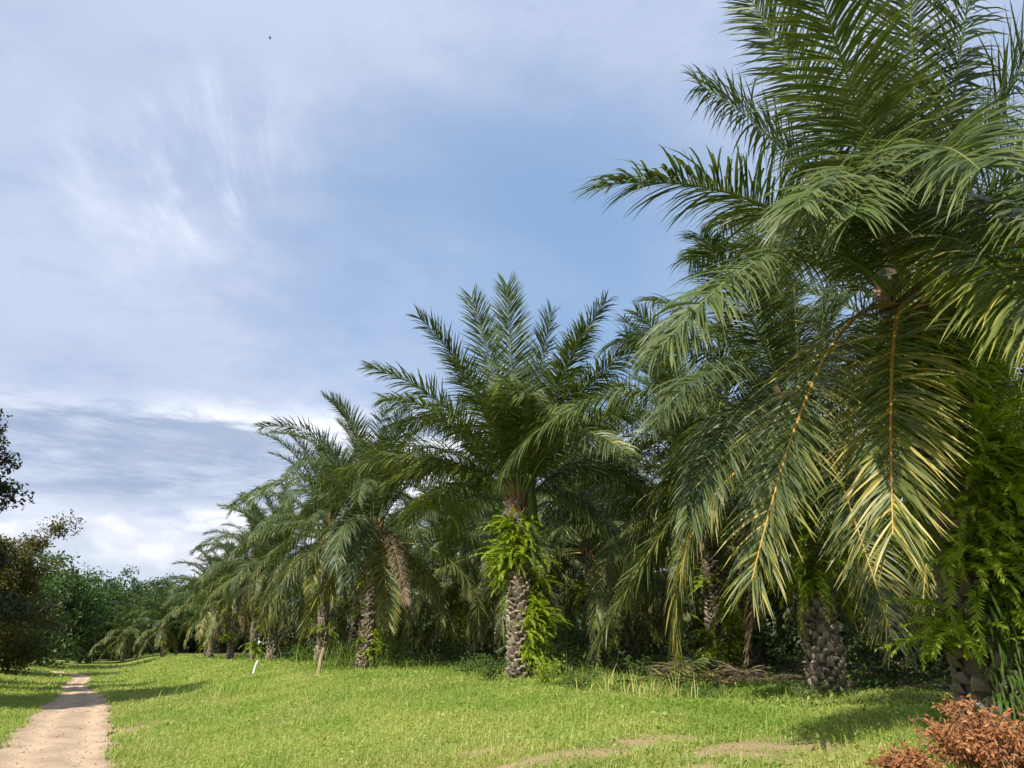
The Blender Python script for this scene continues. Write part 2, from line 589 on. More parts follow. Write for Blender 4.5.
# loose stones on the track
rp = np.random.default_rng(55)
pb = Acc()
for _ in range(900):
    v0 = 7 + 26 * rp.random() ** 1.8
    e0_, e1_ = road_edges(np.array([v0]))
    u0 = e0_[0] + (e1_[0] - e0_[0]) * rp.random()
    x_, y_ = uv(u0, v0)
    rr_ = rp.uniform(0.006, 0.022)
    d8 = nrm(np.array([(1, 0, 0), (0, 1, 0), (-1, 0, 0), (0, -1, 0), (0, 0, 0.8), (0, 0, -0.8)], float) + rp.normal(0, 0.2, (6, 3)))
    pb.add(d8 * rr_ * np.array((1.2, 0.9, 0.7)) + np.array((x_, y_, gz(x_, y_) + 0.004)), np.array([(0, 1, 4), (1, 2, 4), (2, 3, 4), (3, 0, 4), (1, 0, 5), (2, 1, 5), (3, 2, 5), (0, 3, 5)]))
M_STONE = rough_material('pebble', (0.22, 0.17, 0.12), (0.46, 0.37, 0.28), 4, 0.9)
tag(link('gravel', pb.mesh('gravel', [M_STONE], smooth=False)), 'loose small stones scattered over the dirt track', 'gravel', kind='stuff')


# ------------------------------------------------------------------ palm fronds
def arc_resample(P, n):
    seg = np.linalg.norm(np.diff(P, axis=0), axis=1)
    s = np.concatenate([[0], np.cumsum(seg)])
    t = np.linspace(0, s[-1], n)
    return np.stack([np.interp(t, s, P[:, k]) for k in range(3)], -1), s[-1]


def curve_from_angles(L, e0, droop, p, bend=0.0, n=40):
    s = np.linspace(0, 1, n)
    e = e0 - droop * s ** p
    a = bend * s ** 2
    d = np.stack([np.cos(e) * np.cos(a), np.cos(e) * np.sin(a), np.sin(e)], -1)
    P = np.zeros((n, 3))
    P[1:] = np.cumsum((d[:-1] + d[1:]) / 2, 0) * L / (n - 1)
    return P


def frond_arrays(P, r, npair=120, nseg=4, lmax=0.98, wid=0.030, vee=18, grav=0.6, yel=0.0, tipyel=0.0, start=0.14, ribr=0.026,
                 ribyel=0.0, spread=13, gaps=0.04, twist=0.0, ribsides=5, tone=0.0):
    """leaflet arrays and midrib arrays of one pinnate frond along P"""
    K = 40
    P, L = arc_resample(P, K)
    T = nrm(np.gradient(P, axis=0))
    h = P[-1] - P[0]
    h = np.array((h[0], h[1], 0.0))
    if np.linalg.norm(h) < 0.25:
        h = T[0] * np.array((1, 1, 0)) + np.array((1e-3, 0, 0))
    h /= np.linalg.norm(h)
    S0 = np.array((-h[1], h[0], 0.0))
    S = nrm(S0[None] - T * (T @ S0)[:, None])
    Uv = np.cross(T, S)
    s = np.linspace(0, 1, K)
    tw = (twist * s ** 1.5)[:, None]
    S, Uv = S * np.cos(tw) + Uv * np.sin(tw), Uv * np.cos(tw) - S * np.sin(tw)
    # leaflets
    n = npair * 2
    side = np.tile((-1.0, 1.0), npair)
    q = (np.repeat(np.arange(npair), 2) + r.uniform(-0.35, 0.35, n)) / npair
    q = np.clip(q + 0.5 / npair, 0, 1)
    keep = r.random(n) > gaps
    q, side = q[keep], side[keep]
    n = len(q)
    si = start + (1 - start) * q
    ix = np.clip(si * (K - 1), 0, K - 1.001)
    i0 = ix.astype(int)
    fr_ = (ix - i0)[:, None]

    def at(Aq):
        return Aq[i0] * (1 - fr_) + Aq[i0 + 1] * fr_
    p0, t0, s0, u0 = at(P), nrm(at(T)), nrm(at(S)), nrm(at(Uv))
    a = np.radians(66 - 34 * q ** 1.8 + r.normal(0, 5, n))
    b = np.radians(vee + r.normal(0, spread, n) + np.where(r.random(n) < 0.5, 9, -9))
    d0 = t0 * np.cos(a)[:, None] + np.sin(a)[:, None] * (side[:, None] * s0 * np.cos(b)[:, None] + u0 * np.sin(b)[:, None])
    prof = np.where(q < 0.35, 0.42 + 0.58 * np.sin(q / 0.35 * math.pi / 2), 1 - 0.50 * ((q - 0.35) / 0.65) ** 1.9)
    ln = lmax * prof * r.uniform(0.84, 1.12, n) * np.where(r.random(n) < 0.05, 0.6, 1.0)
    wv = nrm(t0 - d0 * np.sum(t0 * d0, -1, keepdims=True))
    nv = np.cross(d0, wv)
    ro = r.normal(0, 0.45, n)[:, None]
    wv = wv * np.cos(ro) + nv * np.sin(ro)
    wprof = {1: (1.0, 0.15), 2: (0.7, 1.0, 0.08), 3: (0.6, 1.0, 0.8, 0.05), 4: (0.5, 1.0, 0.95, 0.65, 0.04)}[nseg]
    pts, g_ = [p0], grav * r.uniform(0.6, 1.35, n)
    p = p0
    for k in range(nseg):
        dd = nrm(d0 + np.array((0, 0, -1.0)) * (g_ * ((k + 0.4) / nseg) ** 1.25)[:, None])
        p = p + dd * (ln / nseg)[:, None]
        pts.append(p)
    pts = np.stack(pts, 1)
    ww = wid * (0.55 + 0.45 * prof) * r.uniform(0.8, 1.15, n)
    wk = ww[:, None] * np.array(wprof)[None] * 0.5
    Vl = np.stack([pts - wv[:, None] * wk[..., None], pts + wv[:, None] * wk[..., None]], 2)   # n, nseg+1, 2, 3
    base = np.arange(n)[:, None] * (nseg + 1) * 2 + np.arange(nseg)[None] * 2
    Fl = np.stack([base, base + 1, base + 3, base + 2], -1).reshape(-1, 4)
    lev = np.linspace(0, 1, nseg + 1)[None, :, None]
    yv = np.clip(yel * ((r.random(n) < 0.45) * r.random(n))[:, None, None] * 1.2 + (r.random(n) < 0.6)[:, None, None] * tipyel * lev ** 2.2 * r.uniform(0.3, 1.4, n)[:, None, None], 0, 1)
    # now and then a whole yellow leaflet
    yv = np.where((r.random(n) < yel * 0.25)[:, None, None], np.maximum(yv, 0.85), yv)
    yv = np.broadcast_to(yv, (n, nseg + 1, 2)).ravel()
    tv = np.broadcast_to((tone + r.uniform(-0.2, 0.35, n))[:, None, None], (n, nseg + 1, 2)).ravel()
    # midrib
    rr = ribr * (1 - s) ** 1.2 + 0.006
    rr = rr * (1 + 1.4 * np.exp(-s / 0.05))
    Vr, Fr = tube(P, rr, ribsides)
    return (Vl.reshape(-1, 3), Fl, yv, tv), (Vr, Fr, np.full(len(Vr), ribyel))


def frond_meshes(P, r, dead=False, split=False, **kw):
    lf, rb = frond_arrays(P, r, **kw)
    ml, mr = (M_DEAD, M_RIBDEAD) if dead else (M_LEAF, M_RIB)
    if split:
        a = Acc()
        a.add(lf[0], lf[1], 0, yel=lf[2], tone=lf[3])
        b = Acc()
        b.add(rb[0], rb[1], 0, yel=rb[2])
        return a.mesh('frond', [ml]), b.mesh('midrib', [mr])
    a = Acc()
    a.add(lf[0], lf[1], 0, yel=lf[2], tone=lf[3])
    a.add(rb[0], rb[1], 1, yel=rb[2], tone=0)
    return a.mesh('frond', [ml, mr]), None


def make_library(npair, nseg, wid, seed, nvar):
    r = np.random.default_rng(seed)
    lib = {}
    for k, (e0, dr, p, L, vee, grav, yel, dead) in {
        'spear': (86, 6, 1.5, 4.3, 40, 0.05, 0.0, False),
        'upright': (80, 44, 2.0, 5.4, 26, 0.25, 0.0, False),
        'high': (68, 80, 1.8, 5.8, 24, 0.7, 0.0, False),
        'mid': (50, 100, 1.6, 6.0, 16, 1.4, 0.0, False),
        'out': (30, 92, 1.3, 5.8, 10, 1.9, 0.03, False),
        'low': (10, 92, 1.1, 5.4, 4, 2.0, 0.14, False),
        'hang': (-20, 62, 0.9, 4.4, 0, 1.8, 0.40, False),
        'dead': (-40, 52, 0.6, 3.4, 0, 2.4, 0.2, True),
    }.items():
        lib[k] = []
        for _ in range(nvar):
            P = curve_from_angles(1.08 * L * r.uniform(0.92, 1.08), R(e0 + r.uniform(-5, 5)), R(dr * r.uniform(0.85, 1.2)), p, R(r.uniform(-28, 28)))
            me, _m = frond_meshes(P, r, dead, npair=npair, nseg=nseg, wid=wid, vee=vee, grav=grav, yel=yel, tipyel=0.2 if yel > 0.05 else 0.04,
                                  lmax=(0.5 if dead else 0.98) * r.uniform(0.9, 1.06), spread=45 if dead else 13, twist=r.uniform(-0.5, 0.5), ribyel=min(1, yel * 2.2), gaps=0.35 if dead else 0.05)
            lib[k].append(me)
    return lib


LIB_NEAR = make_library(180, 4, 0.030, 11, 4)
LIB_MID = make_library(150, 3, 0.041, 12, 5)
LIB_FAR = make_library(96, 2, 0.065, 13, 4)


# ------------------------------------------------------------------ palm trunks and ferns
def trunk_mesh(H, rbase, rtop, r, fine=True):
    """a stem clad in spiral rows of old cut leaf bases, browner fibre at the top"""
    a = Acc()
    zs = np.linspace(-0.15, H, 26)
    prof = rtop + (rbase - rtop) * np.exp(-np.maximum(zs, 0) / 0.7)
    P = np.stack([0.03 * np.sin(zs * 1.1), 0.03 * np.cos(zs * 0.9) - 0.03, zs], -1)
    V, Fc = tube(P, prof * 0.80, 18)
    a.add(V, Fc, 0, cut=0)
    n = int(H * (84 if fine else 34))
    k = np.arange(n)
    z = 0.02 + (H - 0.1) * (k / n) ** 1.0
    th = k * R(137.5)
    rr = (rtop + (rbase - rtop) * np.exp(-z / 0.7))
    for kk in range(n):
        c, s_ = math.cos(th[kk]), math.sin(th[kk])
        o = np.array((c, s_, 0))
        t = np.array((-s_, c, 0))
        up = np.array((0, 0, 1.0))
        topness = sstep(H - 1.3, H - 0.2, z[kk])
        wd = (0.21 if fine else 0.32) * r.uniform(0.7, 1.15)
        hg = (0.15 if fine else 0.26) * r.uniform(0.7, 1.35) * (1 + 1.6 * topness)
        ro = rr[kk] * 0.76
        lean = r.uniform(0.05, 0.12) + 0.10 * topness
        th[kk] += r.normal(0, 0.09)
        if r.random() < 0.08:
            continue
        hg *= 0.55 if r.random() < 0.2 else 1.0
        b = o * ro + up * z[kk]
        e = o * (ro + lean) + up * (z[kk] + hg)
        th_ = 0.03 * r.uniform(0.7, 1.5)
        base = [b - t * wd / 2, b + t * wd / 2, b + t * wd * 0.36 + o * 0.05, b - t * wd * 0.36 + o * 0.05]
        w2 = wd * r.uniform(0.14, 0.30)
        tip = [e - t * w2 - o * th_, e + t * w2 - o * th_, e + t * w2 * 0.8 + o * th_ - up * 0.035, e - t * w2 * 0.8 + o * th_ - up * 0.035]
        Vb = np.array(base + tip + tip)
        fb = np.array([(0, 1, 5, 4), (1, 2, 6, 5), (2, 3, 7, 6), (3, 0, 4, 7), (8, 9, 10, 11)])
        cutv = np.concatenate([np.full(4, 0.1), np.full(4, r.uniform(0.3, 1.0) * (1 - 0.7 * topness)), np.full(4, r.uniform(0.45, 1.0) * (1 - 0.6 * topness))])
        a.add(Vb, fb, 1 if topness > 0.5 and r.random() < 0.6 else 0, cut=cutv)
    return a.mesh('trunk', [M_TRUNK, M_FIBRE], smooth=False)


def fern_mesh(r, n=15, L=0.75, npair=26, pin=0.075, wid=0.030, yel=0.12):
    """a clump of arching fern fronds growing outwards (+X) from a stem"""
    a = Acc()
    for _ in range(n):
        e0 = R(r.uniform(-5, 75))
        P = curve_from_angles(L * r.uniform(0.45, 1.25), e0, R(r.uniform(45, 125)), r.uniform(0.8, 1.2), R(r.uniform(-20, 20)), 16)
        az_ = r.normal(0, 0.75)
        c, s_ = math.cos(az_), math.sin(az_)
        P = P @ np.array(((c, s_, 0), (-s_, c, 0), (0, 0, 1)))
        P = P + np.array((0, r.uniform(-0.14, 0.14), r.uniform(-0.18, 0.18)))
        lf, rb = frond_arrays(P, r, npair=npair, nseg=1, lmax=pin * r.uniform(0.8, 1.3), wid=wid, vee=5, grav=0.35, yel=yel, start=0.06,
                              ribr=0.004, spread=10, twist=r.uniform(-0.8, 0.8), ribsides=3, tone=r.uniform(-0.1, 0.5))
        a.add(lf[0], lf[1], 0, yel=lf[2], tone=lf[3])
        a.add(rb[0], rb[1], 0, yel=0.3, tone=0.2)
    return a.mesh('fern', [M_FERN])


rf = np.random.default_rng(21)
FERNS = [fern_mesh(rf, L=l_, pin=p_, wid=w_, n=n_, yel=y_) for l_, p_, w_, n_, y_ in ((0.75, 0.075, 0.030, 15, 0.1), (0.95, 0.10, 0.036, 11, 0.2), (0.6, 0.06, 0.026, 18, 0.05), (0.8, 0.09, 0.03, 13, 0.3), (0.55, 0.065, 0.02, 16, 0.1), (0.9, 0.07, 0.028, 14, 0.15))]
FERNS_FAR = [fern_mesh(rf, 12, 0.8, 10, 0.09, 0.06) for _ in range(3)]
TRUNK_MID = [trunk_mesh(5.6, 0.36, 0.28, np.random.default_rng(30 + k), True) for k in range(2)]
TRUNK_FAR = [trunk_mesh(5.6, 0.36, 0.28, np.random.default_rng(40 + k), False) for k in range(2)]


def add_ferns(root, H, spots, lib, r, rad_=0.34):
    for z, th, sc in spots:
        o = link('fern', lib[int(r.integers(len(lib)))], root, (math.cos(th) * rad_, math.sin(th) * rad_, z), th, sc)


PALM_GROUP = 'oil palms of the plantation'


def generic_fronds(root, H, lib, r, n=34, skip=lambda a_, k_: False, dead=2, sc=1.0, rot0=None, classes=None):
    rot0 = r.uniform(0, 6.28) if rot0 is None else rot0
    order = classes or ['upright', 'high', 'mid', 'out', 'low', 'hang']
    share = np.array({'upright': 0.17, 'high': 0.2, 'mid': 0.2, 'out': 0.18, 'low': 0.14, 'hang': 0.11}[c] for c in order) if False else \
        np.array([{'spear': 0.03, 'upright': 0.18, 'high': 0.22, 'mid': 0.23, 'out': 0.20, 'low': 0.12, 'hang': 0.05}[c] for c in order])
    cum = np.cumsum(share / share.sum())
    for k in range(n):
        cls = order[int(np.searchsorted(cum, (k + 0.5) / n))]
        a_ = rot0 + k * R(137.5) + r.normal(0, 0.12)
        if skip(a_, cls):
            continue
        rad_ = {'upright': 0.06, 'high': 0.12, 'mid': 0.17, 'out': 0.22, 'low': 0.26, 'hang': 0.28}.get(cls, 0.05)
        zz_ = H - 0.1 - 0.75 * (k / n)
        link('frond', lib[cls][int(r.integers(len(lib[cls])))], root, (rad_ * math.cos(a_), rad_ * math.sin(a_), zz_), a_, sc * r.uniform(0.9, 1.08))
    for _ in range(dead):
        a_ = r.uniform(0, 6.28)
        if skip(a_, 'dead'):
            continue
        link('dead_frond', lib['dead'][int(r.integers(len(lib['dead'])))], root, (0.3 * math.cos(a_), 0.3 * math.sin(a_), H - 0.8), a_, sc * r.uniform(0.8, 1.05))


def palm(x, y, H, label, lib, trunk, ferns=4, n=34, seed=0, dead=2, sc=1.0, fern_lib=None, group=PALM_GROUP, rot=0.0):
    r = np.random.default_rng(1000 + seed)
    z = gz(x, y)
    root = thing('oil_palm', label, 'palm tree', (x, y, z), group)
    root.rotation_euler = (r.normal(0, 0.035), r.normal(0, 0.035), 0)
    t = link('trunk', trunk, root)
    t.scale = (sc, sc, H / 5.6)
    t.rotation_euler = (0, 0, r.uniform(0, 6.28))
    generic_fronds(root, H, lib, r, n, dead=dead, sc=sc)
    link('spear_leaf', lib['spear'][int(r.integers(len(lib['spear'])))], root, (0, 0, H - 0.05), r.uniform(0, 6.28), sc * 0.8)
    add_ferns(root, H, [(r.uniform(0.5, H - 1.2), r.uniform(-3.0, 0.2), r.uniform(0.8, 1.3)) for _ in range(ferns)], fern_lib or FERNS_FAR, r)
    return root


def aimed_curve(root_w, px, py, toward, L, arch, mid=0.45):
    """an arching curve from the crown to the point seen at (px, py), kept to a frond's real length"""
    t0 = float((root_w - CAM) @ FWD)
    best = None
    for dl in np.linspace(0, L, 60):
        tip = CAM + ray(px, py) * (t0 - toward * dl)
        ch = np.linalg.norm(tip - root_w)
        if best is None or abs(ch - 0.88 * L) < best[0]:
            best = (abs(ch - 0.88 * L), tip)
    tip = best[1]
    c = root_w + (tip - root_w) * mid + np.array((0, 0, 1.0)) * arch * L
    t = np.linspace(0, 1, 50)[:, None]
    return (1 - t) ** 2 * root_w + 2 * t * (1 - t) * c + t ** 2 * tip


def hero_palm(x, y, H, label, seed, fronds, rb=0.46, rt=0.37, fern_spots=(), fill=10, fill_skip=None, fill_classes=None, lib=None, npair=150, fern_lib=None, dead=1, spear=True, fsc=1.0, wid=0.037):
    r = np.random.default_rng(seed)
    z = gz(x, y)
    root = thing('oil_palm', label, 'palm tree', (x, y, z), PALM_GROUP)
    link('trunk', trunk_mesh(H, rb, rt, r), root)
    base = np.array((x, y, z))
    for f in fronds:
        px, py, tow, L, arch = f[:5]
        kw = dict(f[5]) if len(f) > 5 else {}
        dz = kw.pop('dz', 0.0)
        mid = kw.pop('mid', 0.45)
        dd = kw.pop('dead', False)
        lab = kw.pop('label', None)
        rw = base + np.array((0, 0, H - 0.25 - dz))
        P = aimed_curve(rw, px, py, tow, L, arch, mid)
        out_ = P[6] - P[0]
        out_[2] = 0
        P = P + (out_ / (np.linalg.norm(out_) + 1e-6) * 0.18)[None] * (1 - np.linspace(0, 1, len(P)))[:, None]
        d = dict(npair=npair, nseg=4, wid=wid, vee=14, grav=0.7, tipyel=0.16, twist=r.uniform(-0.35, 0.35))
        d.update(kw)
        lm, rm = frond_meshes(P - base, r, dd, True, **d)
        o = link('dead_frond' if dd else 'frond', lm, root)
        if lab:
            o['label'] = lab
        link('midrib', rm, o)
    if fill:
        generic_fronds(root, H, lib or LIB_NEAR, r, fill, fill_skip or (lambda a_, k_: False), dead=dead, classes=fill_classes, sc=fsc)
    if spear:
        link('spear_leaf', (lib or LIB_NEAR)['spear'][0], root, (0, 0, H - 0.05), 1.0, 0.85)
    add_ferns(root, H, fern_spots, fern_lib or FERNS, r, rt * 0.92)
    return root


back = lambda a_, k_: math.sin(a_) < -0.15            # keep only fronds that lean away from the track's end of the view

# the palm at the right edge, nearest
rA = np.random.default_rng(5)
fsA = [(rA.uniform(0.8, 4.4), rA.uniform(-3.3, 0.5), rA.uniform(0.65, 1.1)) for _ in range(62)] + [(rA.uniform(1.0, 4.4), rA.uniform(-1.2, 0.6), rA.uniform(0.8, 1.2)) for _ in range(34)]
Y1 = dict(wid=0.024, npair=200, spread=19, lmax=0.88, yel=0.32, tipyel=0.55, ribyel=0.9, grav=0.55, vee=2)
palmA = hero_palm(4.8, 8.0, 4.75, 'tall oil palm nearest the camera at the right edge, trunk buried in ferns', 101, [
    (605, 185, 0.2, 5.2, 0.24, dict(grav=1.1, lmax=0.95, vee=22)),
    (655, 355, 1, 5.2, 0.34, dict(grav=1.6, tone=0.3, lmax=0.85)),
    (700, 85, -1, 5.6, 0.20, dict(grav=1.2, lmax=0.95)),
    (745, -10, -1, 5.4, 0.12, dict(grav=0.45)),
    (800, -60, 1, 5.0, 0.15),
    (905, -120, -1, 5.2, 0.03, dict(grav=0.25, twist=0.1)),
    (985, -90, -1, 5.3, 0.10),
    (1080, -20, -1, 5.4, 0.18),
    (1130, 110, 0, 5.2, 0.22),
    (1110, 250, 1, 5.2, 0.30),
    (1075, 360, 1, 4.9, 0.36, dict(yel=0.2, tipyel=0.4, tone=0.4)),
    (800, 210, 1, 4.6, 0.34, dict(grav=1.2)),
    (855, 215, 1, 4.4, 0.48, dict(grav=1.2, tone=0.4)),
    (720, 225, -1, 5.5, 0.26, dict(grav=1.2)),
    (690, 260, -1, 5.6, 0.20, dict(grav=1.6)),
    (752, 580, 1, 5.0, 0.34, dict(Y1, yel=0.22, label='hanging frond with a yellow midrib')),
    (893, 535, 1, 4.4, 0.32, dict(Y1, ribyel=1.0, yel=0.42, tipyel=0.8, label='hanging yellowing frond with an orange midrib')),
    (980, 170, 1, 4.6, 0.42),
], 0.40, 0.34, fsA, fill=11, fill_skip=lambda a_, k_: math.sin(a_) < 0.25 or math.cos(a_) < -0.6, dead=0, npair=200, wid=0.029)
st = Acc()
for _ in range(420):
    th = rA.uniform(-2.2, 0.3)
    z0 = rA.uniform(0.1, 1.5)
    c, s_ = math.cos(th), math.sin(th)
    n = 6
    L = rA.uniform(0.25, 0.6)
    e = R(rA.uniform(-10, 60)) - R(150) * np.linspace(0, 1, n) ** 0.9
    pr = np.concatenate([[0], np.cumsum(np.cos(e[:-1]) * L / (n - 1))])
    pz = np.concatenate([[0], np.cumsum(np.sin(e[:-1]) * L / (n - 1))])
    a2 = th + rA.normal(0, 0.5)
    P = np.stack([c * 0.4 + math.cos(a2) * pr, s_ * 0.4 + math.sin(a2) * pr, np.maximum(z0 + pz, 0.03)], -1)
    wv = np.array((-math.sin(a2), math.cos(a2), 0.0)) * rA.uniform(0.008, 0.014)
    wk = np.array((0.4, 0.9, 1, 0.9, 0.6, 0.05))[:, None]
    V = np.stack([P - wv * wk, P + wv * wk], 1).reshape(-1, 3)
    b = np.arange(n - 1) * 2
    st.add(V, np.stack([b, b + 1, b + 3, b + 2], -1), 0, yel=0.0, tone=rA.uniform(0, 0.9))
link('strap_fern', st.mesh('strap_fern', [M_STRAP]), palmA)

# the palm left of it with the bare scaly foot
rB = np.random.default_rng(6)
fsB = [(rB.uniform(1.5, 4.4), rB.uniform(-3.0, 0.6), rB.uniform(0.8, 1.25)) for _ in range(30)]
palmB = hero_palm(5.5, 14.0, 5.3, 'oil palm with bare scaly trunk foot just left of the fern clad palm', 102, [
    (598, 640, 0.6, 5.9, 0.20, dict(yel=0.08, ribyel=0.6, tipyel=0.25, vee=6, label='long drooping frond with yellow midrib')),
    (652, 425, 1, 5.9, 0.30, dict(grav=1.6)),
    (610, 345, 0, 5.8, 0.24, dict(grav=1.6)),
    (648, 300, -1, 6.0, 0.22, dict(grav=1.2)),
    (700, 235, 1, 5.6, 0.16),
    (735, 195, -1, 5.8, 0.1),
    (790, 190, -1, 5.6, 0.06, dict(grav=0.3)),
    (860, 215, -1, 5.8, 0.1),
    (690, 520, 1, 5.4, 0.34, dict(grav=1.6)),
    (770, 520, 1, 4.6, 0.34, dict(grav=1.6)),
    (893, 640, 0.8, 5.6, 0.36, dict(yel=0.25, ribyel=0.8, tipyel=0.4)),
    (748, 655, 0.5, 4.6, 0.10, dict(dead=True, lmax=0.5, gaps=0.25, dz=0.4)),
    (960, 470, 0, 5.6, 0.3),
    (640, 590, -1, 5.8, 0.3, dict(grav=1.6)),
    (660, 500, -1, 5.8, 0.3, dict(grav=1.6)),
], 0.36, 0.28, fsB, fill=28, fill_skip=lambda a_, k_: math.sin(a_) < -0.1 or (math.cos(a_) < -0.25 and k_ in ('upright', 'high', 'mid')), dead=0, npair=190, wid=0.031)

# the free-standing palm in the middle
rC = np.random.default_rng(8)
fsC = [(3.3 + rC.normal(0, 0.35), rC.uniform(-2.9, -0.1), rC.uniform(0.75, 1.1)) for _ in range(15)]
fsC += [(rC.uniform(0.5, 2.6), rC.uniform(-0.9, 0.4), rC.uniform(0.7, 1.1)) for _ in range(15)]
fsC += [(rC.uniform(0.1, 0.7), rC.uniform(-1.4, 0.2), rC.uniform(0.6, 0.9)) for _ in range(6)]
fsC += [(rC.uniform(2.2, 3.4), rC.uniform(-3.6, -2.3), rC.uniform(0.8, 1.2)) for _ in range(8)]
fsC += [(rC.uniform(0.5, 1.6), rC.uniform(-0.6, 0.4), rC.uniform(0.9, 1.2)) for _ in range(6)]
palmC = hero_palm(0.2, 20.0, 4.85, 'oil palm standing clear in the middle with upright fronds and bright ferns on its trunk', 103, [
    (370, 368, 0.2, 5.9, 0.26, dict(grav=0.7)),
    (384, 398, 0.3, 5.2, 0.28, dict(grav=1.2, tone=0.4)),
    (420, 318, -0.6, 6.2, 0.24, dict(grav=0.4)),
    (472, 298, -1, 6.2, 0.14, dict(grav=0.25)),
    (507, 285, 0.5, 6.0, 0.10, dict(grav=0.2, vee=24)),
    (552, 312, -1, 6.2, 0.14, dict(grav=0.25)),
    (606, 302, -0.3, 6.2, 0.24, dict(grav=0.9)),
    (585, 330, 0.8, 5.6, 0.15, dict(grav=0.7)),
    (640, 345, 0.3, 6.0, 0.24, dict(grav=1.2, tone=0.3)),
    (655, 420, 0.3, 6.0, 0.32, dict(grav=1.6, tone=0.4)),
    (630, 455, 0.9, 5.8, 0.36, dict(grav=1.6, yel=0.1)),
    (398, 425, -0.4, 5.6, 0.32, dict(grav=1.6)),
    (625, 385, -0.4, 5.6, 0.34, dict(grav=1.6)),
    (575, 415, 0.9, 5.2, 0.4, dict(grav=1.5, tone=0.3)),
    (505, 380, 1, 5.0, 0.28, dict(grav=1.2, tone=0.5)),
    (530, 395, 1, 4.9, 0.34, dict(grav=1.2, tone=0.3)),
    (452, 360, 1, 5.4, 0.2, dict(grav=0.8)),
    (345, 470, -0.1, 5.9, 0.24, dict(grav=1.6, yel=0.12, tone=0.5)),
    (388, 485, 0.15, 4.9, 0.28, dict(grav=1.6, yel=0.12, tone=0.5)),
    (395, 470, -1, 5.8, 0.20, dict(grav=1.6)),
    (610, 530, 0.4, 4.7, 0.22, dict(grav=1.6)),
    (640, 490, -0.4, 5.8, 0.25, dict(grav=1.6)),
    (405, 520, -0.6, 5.2, 0.26, dict(grav=1.4, yel=0.1)),
], 0.36, 0.30, fsC, fill=16, fill_skip=lambda a_, k_: math.sin(a_) < 0.0, fill_classes=['high', 'mid', 'out'], dead=0, wid=0.036, npair=190)
# the folded new leaf hanging by the crown of the middle palm
spC = curve_from_angles(2.3, R(-82), R(8), 1, 0, 14)
a = Acc()
wk = np.array((0.3, 0.6, 0.9, 1, 1, 1, 1, 1, 0.95, 0.9, 0.8, 0.6, 0.4, 0.1)) * 0.2
V = np.stack([spC + np.stack([0 * wk, -wk * 0.62, 0 * wk], -1), spC + np.array((0.05, 0, 0)), spC + np.stack([0 * wk, wk * 0.62, 0 * wk], -1)], 1).reshape(-1, 3)
b = np.arange(13) * 3
a.add(V, np.concatenate([np.stack([b, b + 1, b + 4, b + 3], -1), np.stack([b + 1, b + 2, b + 5, b + 4], -1)]), 0, yel=0.0, tone=0.5)
link('folded_leaf', a.mesh('folded_leaf', [M_LEAF]), palmC, (0.32, -0.42, 4.9), R(-70), 1)

# the next palm of the front row
palmD = hero_palm(*(uv(8.3, 27.8)), 5.1, 'oil palm left of the middle palm with a yellow frond drooping in front', 104, [
    (388, 625, 1, 5.0, 0.42, dict(yel=0.3, ribyel=0.8, tipyel=0.5, tone=0.6)),
    (407, 605, 1, 5.0, 0.36, dict(dead=True, lmax=0.5)),
    (345, 585, 1, 4.8, 0.40, dict(grav=1.6)),
    (330, 560, 0.6, 5.4, 0.34, dict(grav=1.6)),
], 0.34, 0.28, [(rB.uniform(0.3, 4), rB.uniform(-3, 0), rB.uniform(0.6, 1)) for _ in range(8)], fill=40, lib=LIB_MID, npair=150, fern_lib=FERNS_FAR, dead=2, fsc=0.88)

# the rest of the front row, away to the left
ROW1 = [
    (8.8, 36.5, 6.5, 'oil palm two back from the middle palm with its crown against the bright cloud', 1),
    (8.2, 45.5, 5.5, 'oil palm with pale hanging leaf stalks beside the brown leaning post', 1),
    (8.6, 54.0, 6.4, 'oil palm at the left shoulder of the grove with grey dead fronds', 1),
    (8.4, 63.5, 5.0, 'oil palm behind the white leaning post, its skirt brown with old fronds', 0),
    (8.0, 73.0, 5.4, 'oil palm far down the front row above the white post', 0),
    (8.8, 84.0, 4.9, 'small looking oil palm near the far end of the front row', 0),
    (5.6, 96.0, 3.9, 'oil palm at the far end of the field where the row meets the wood', 0),
    (1.8, 108.0, 3.7, 'last oil palm of the row, nearest the end of the dirt track', 0),
]
for k, (u_, v_, H, lab, q_) in enumerate(ROW1):
    x_, y_ = uv(u_, v_)
    palm(x_, y_, H, lab, LIB_MID if q_ else LIB_FAR, TRUNK_FAR[k % 2], 4, 40 if q_ else 36, k, dead=8 if k in (2, 3) else 4, sc=(0.82, 0.78, 0.80, 0.76, 0.84, 0.78, 0.8, 0.8)[k])

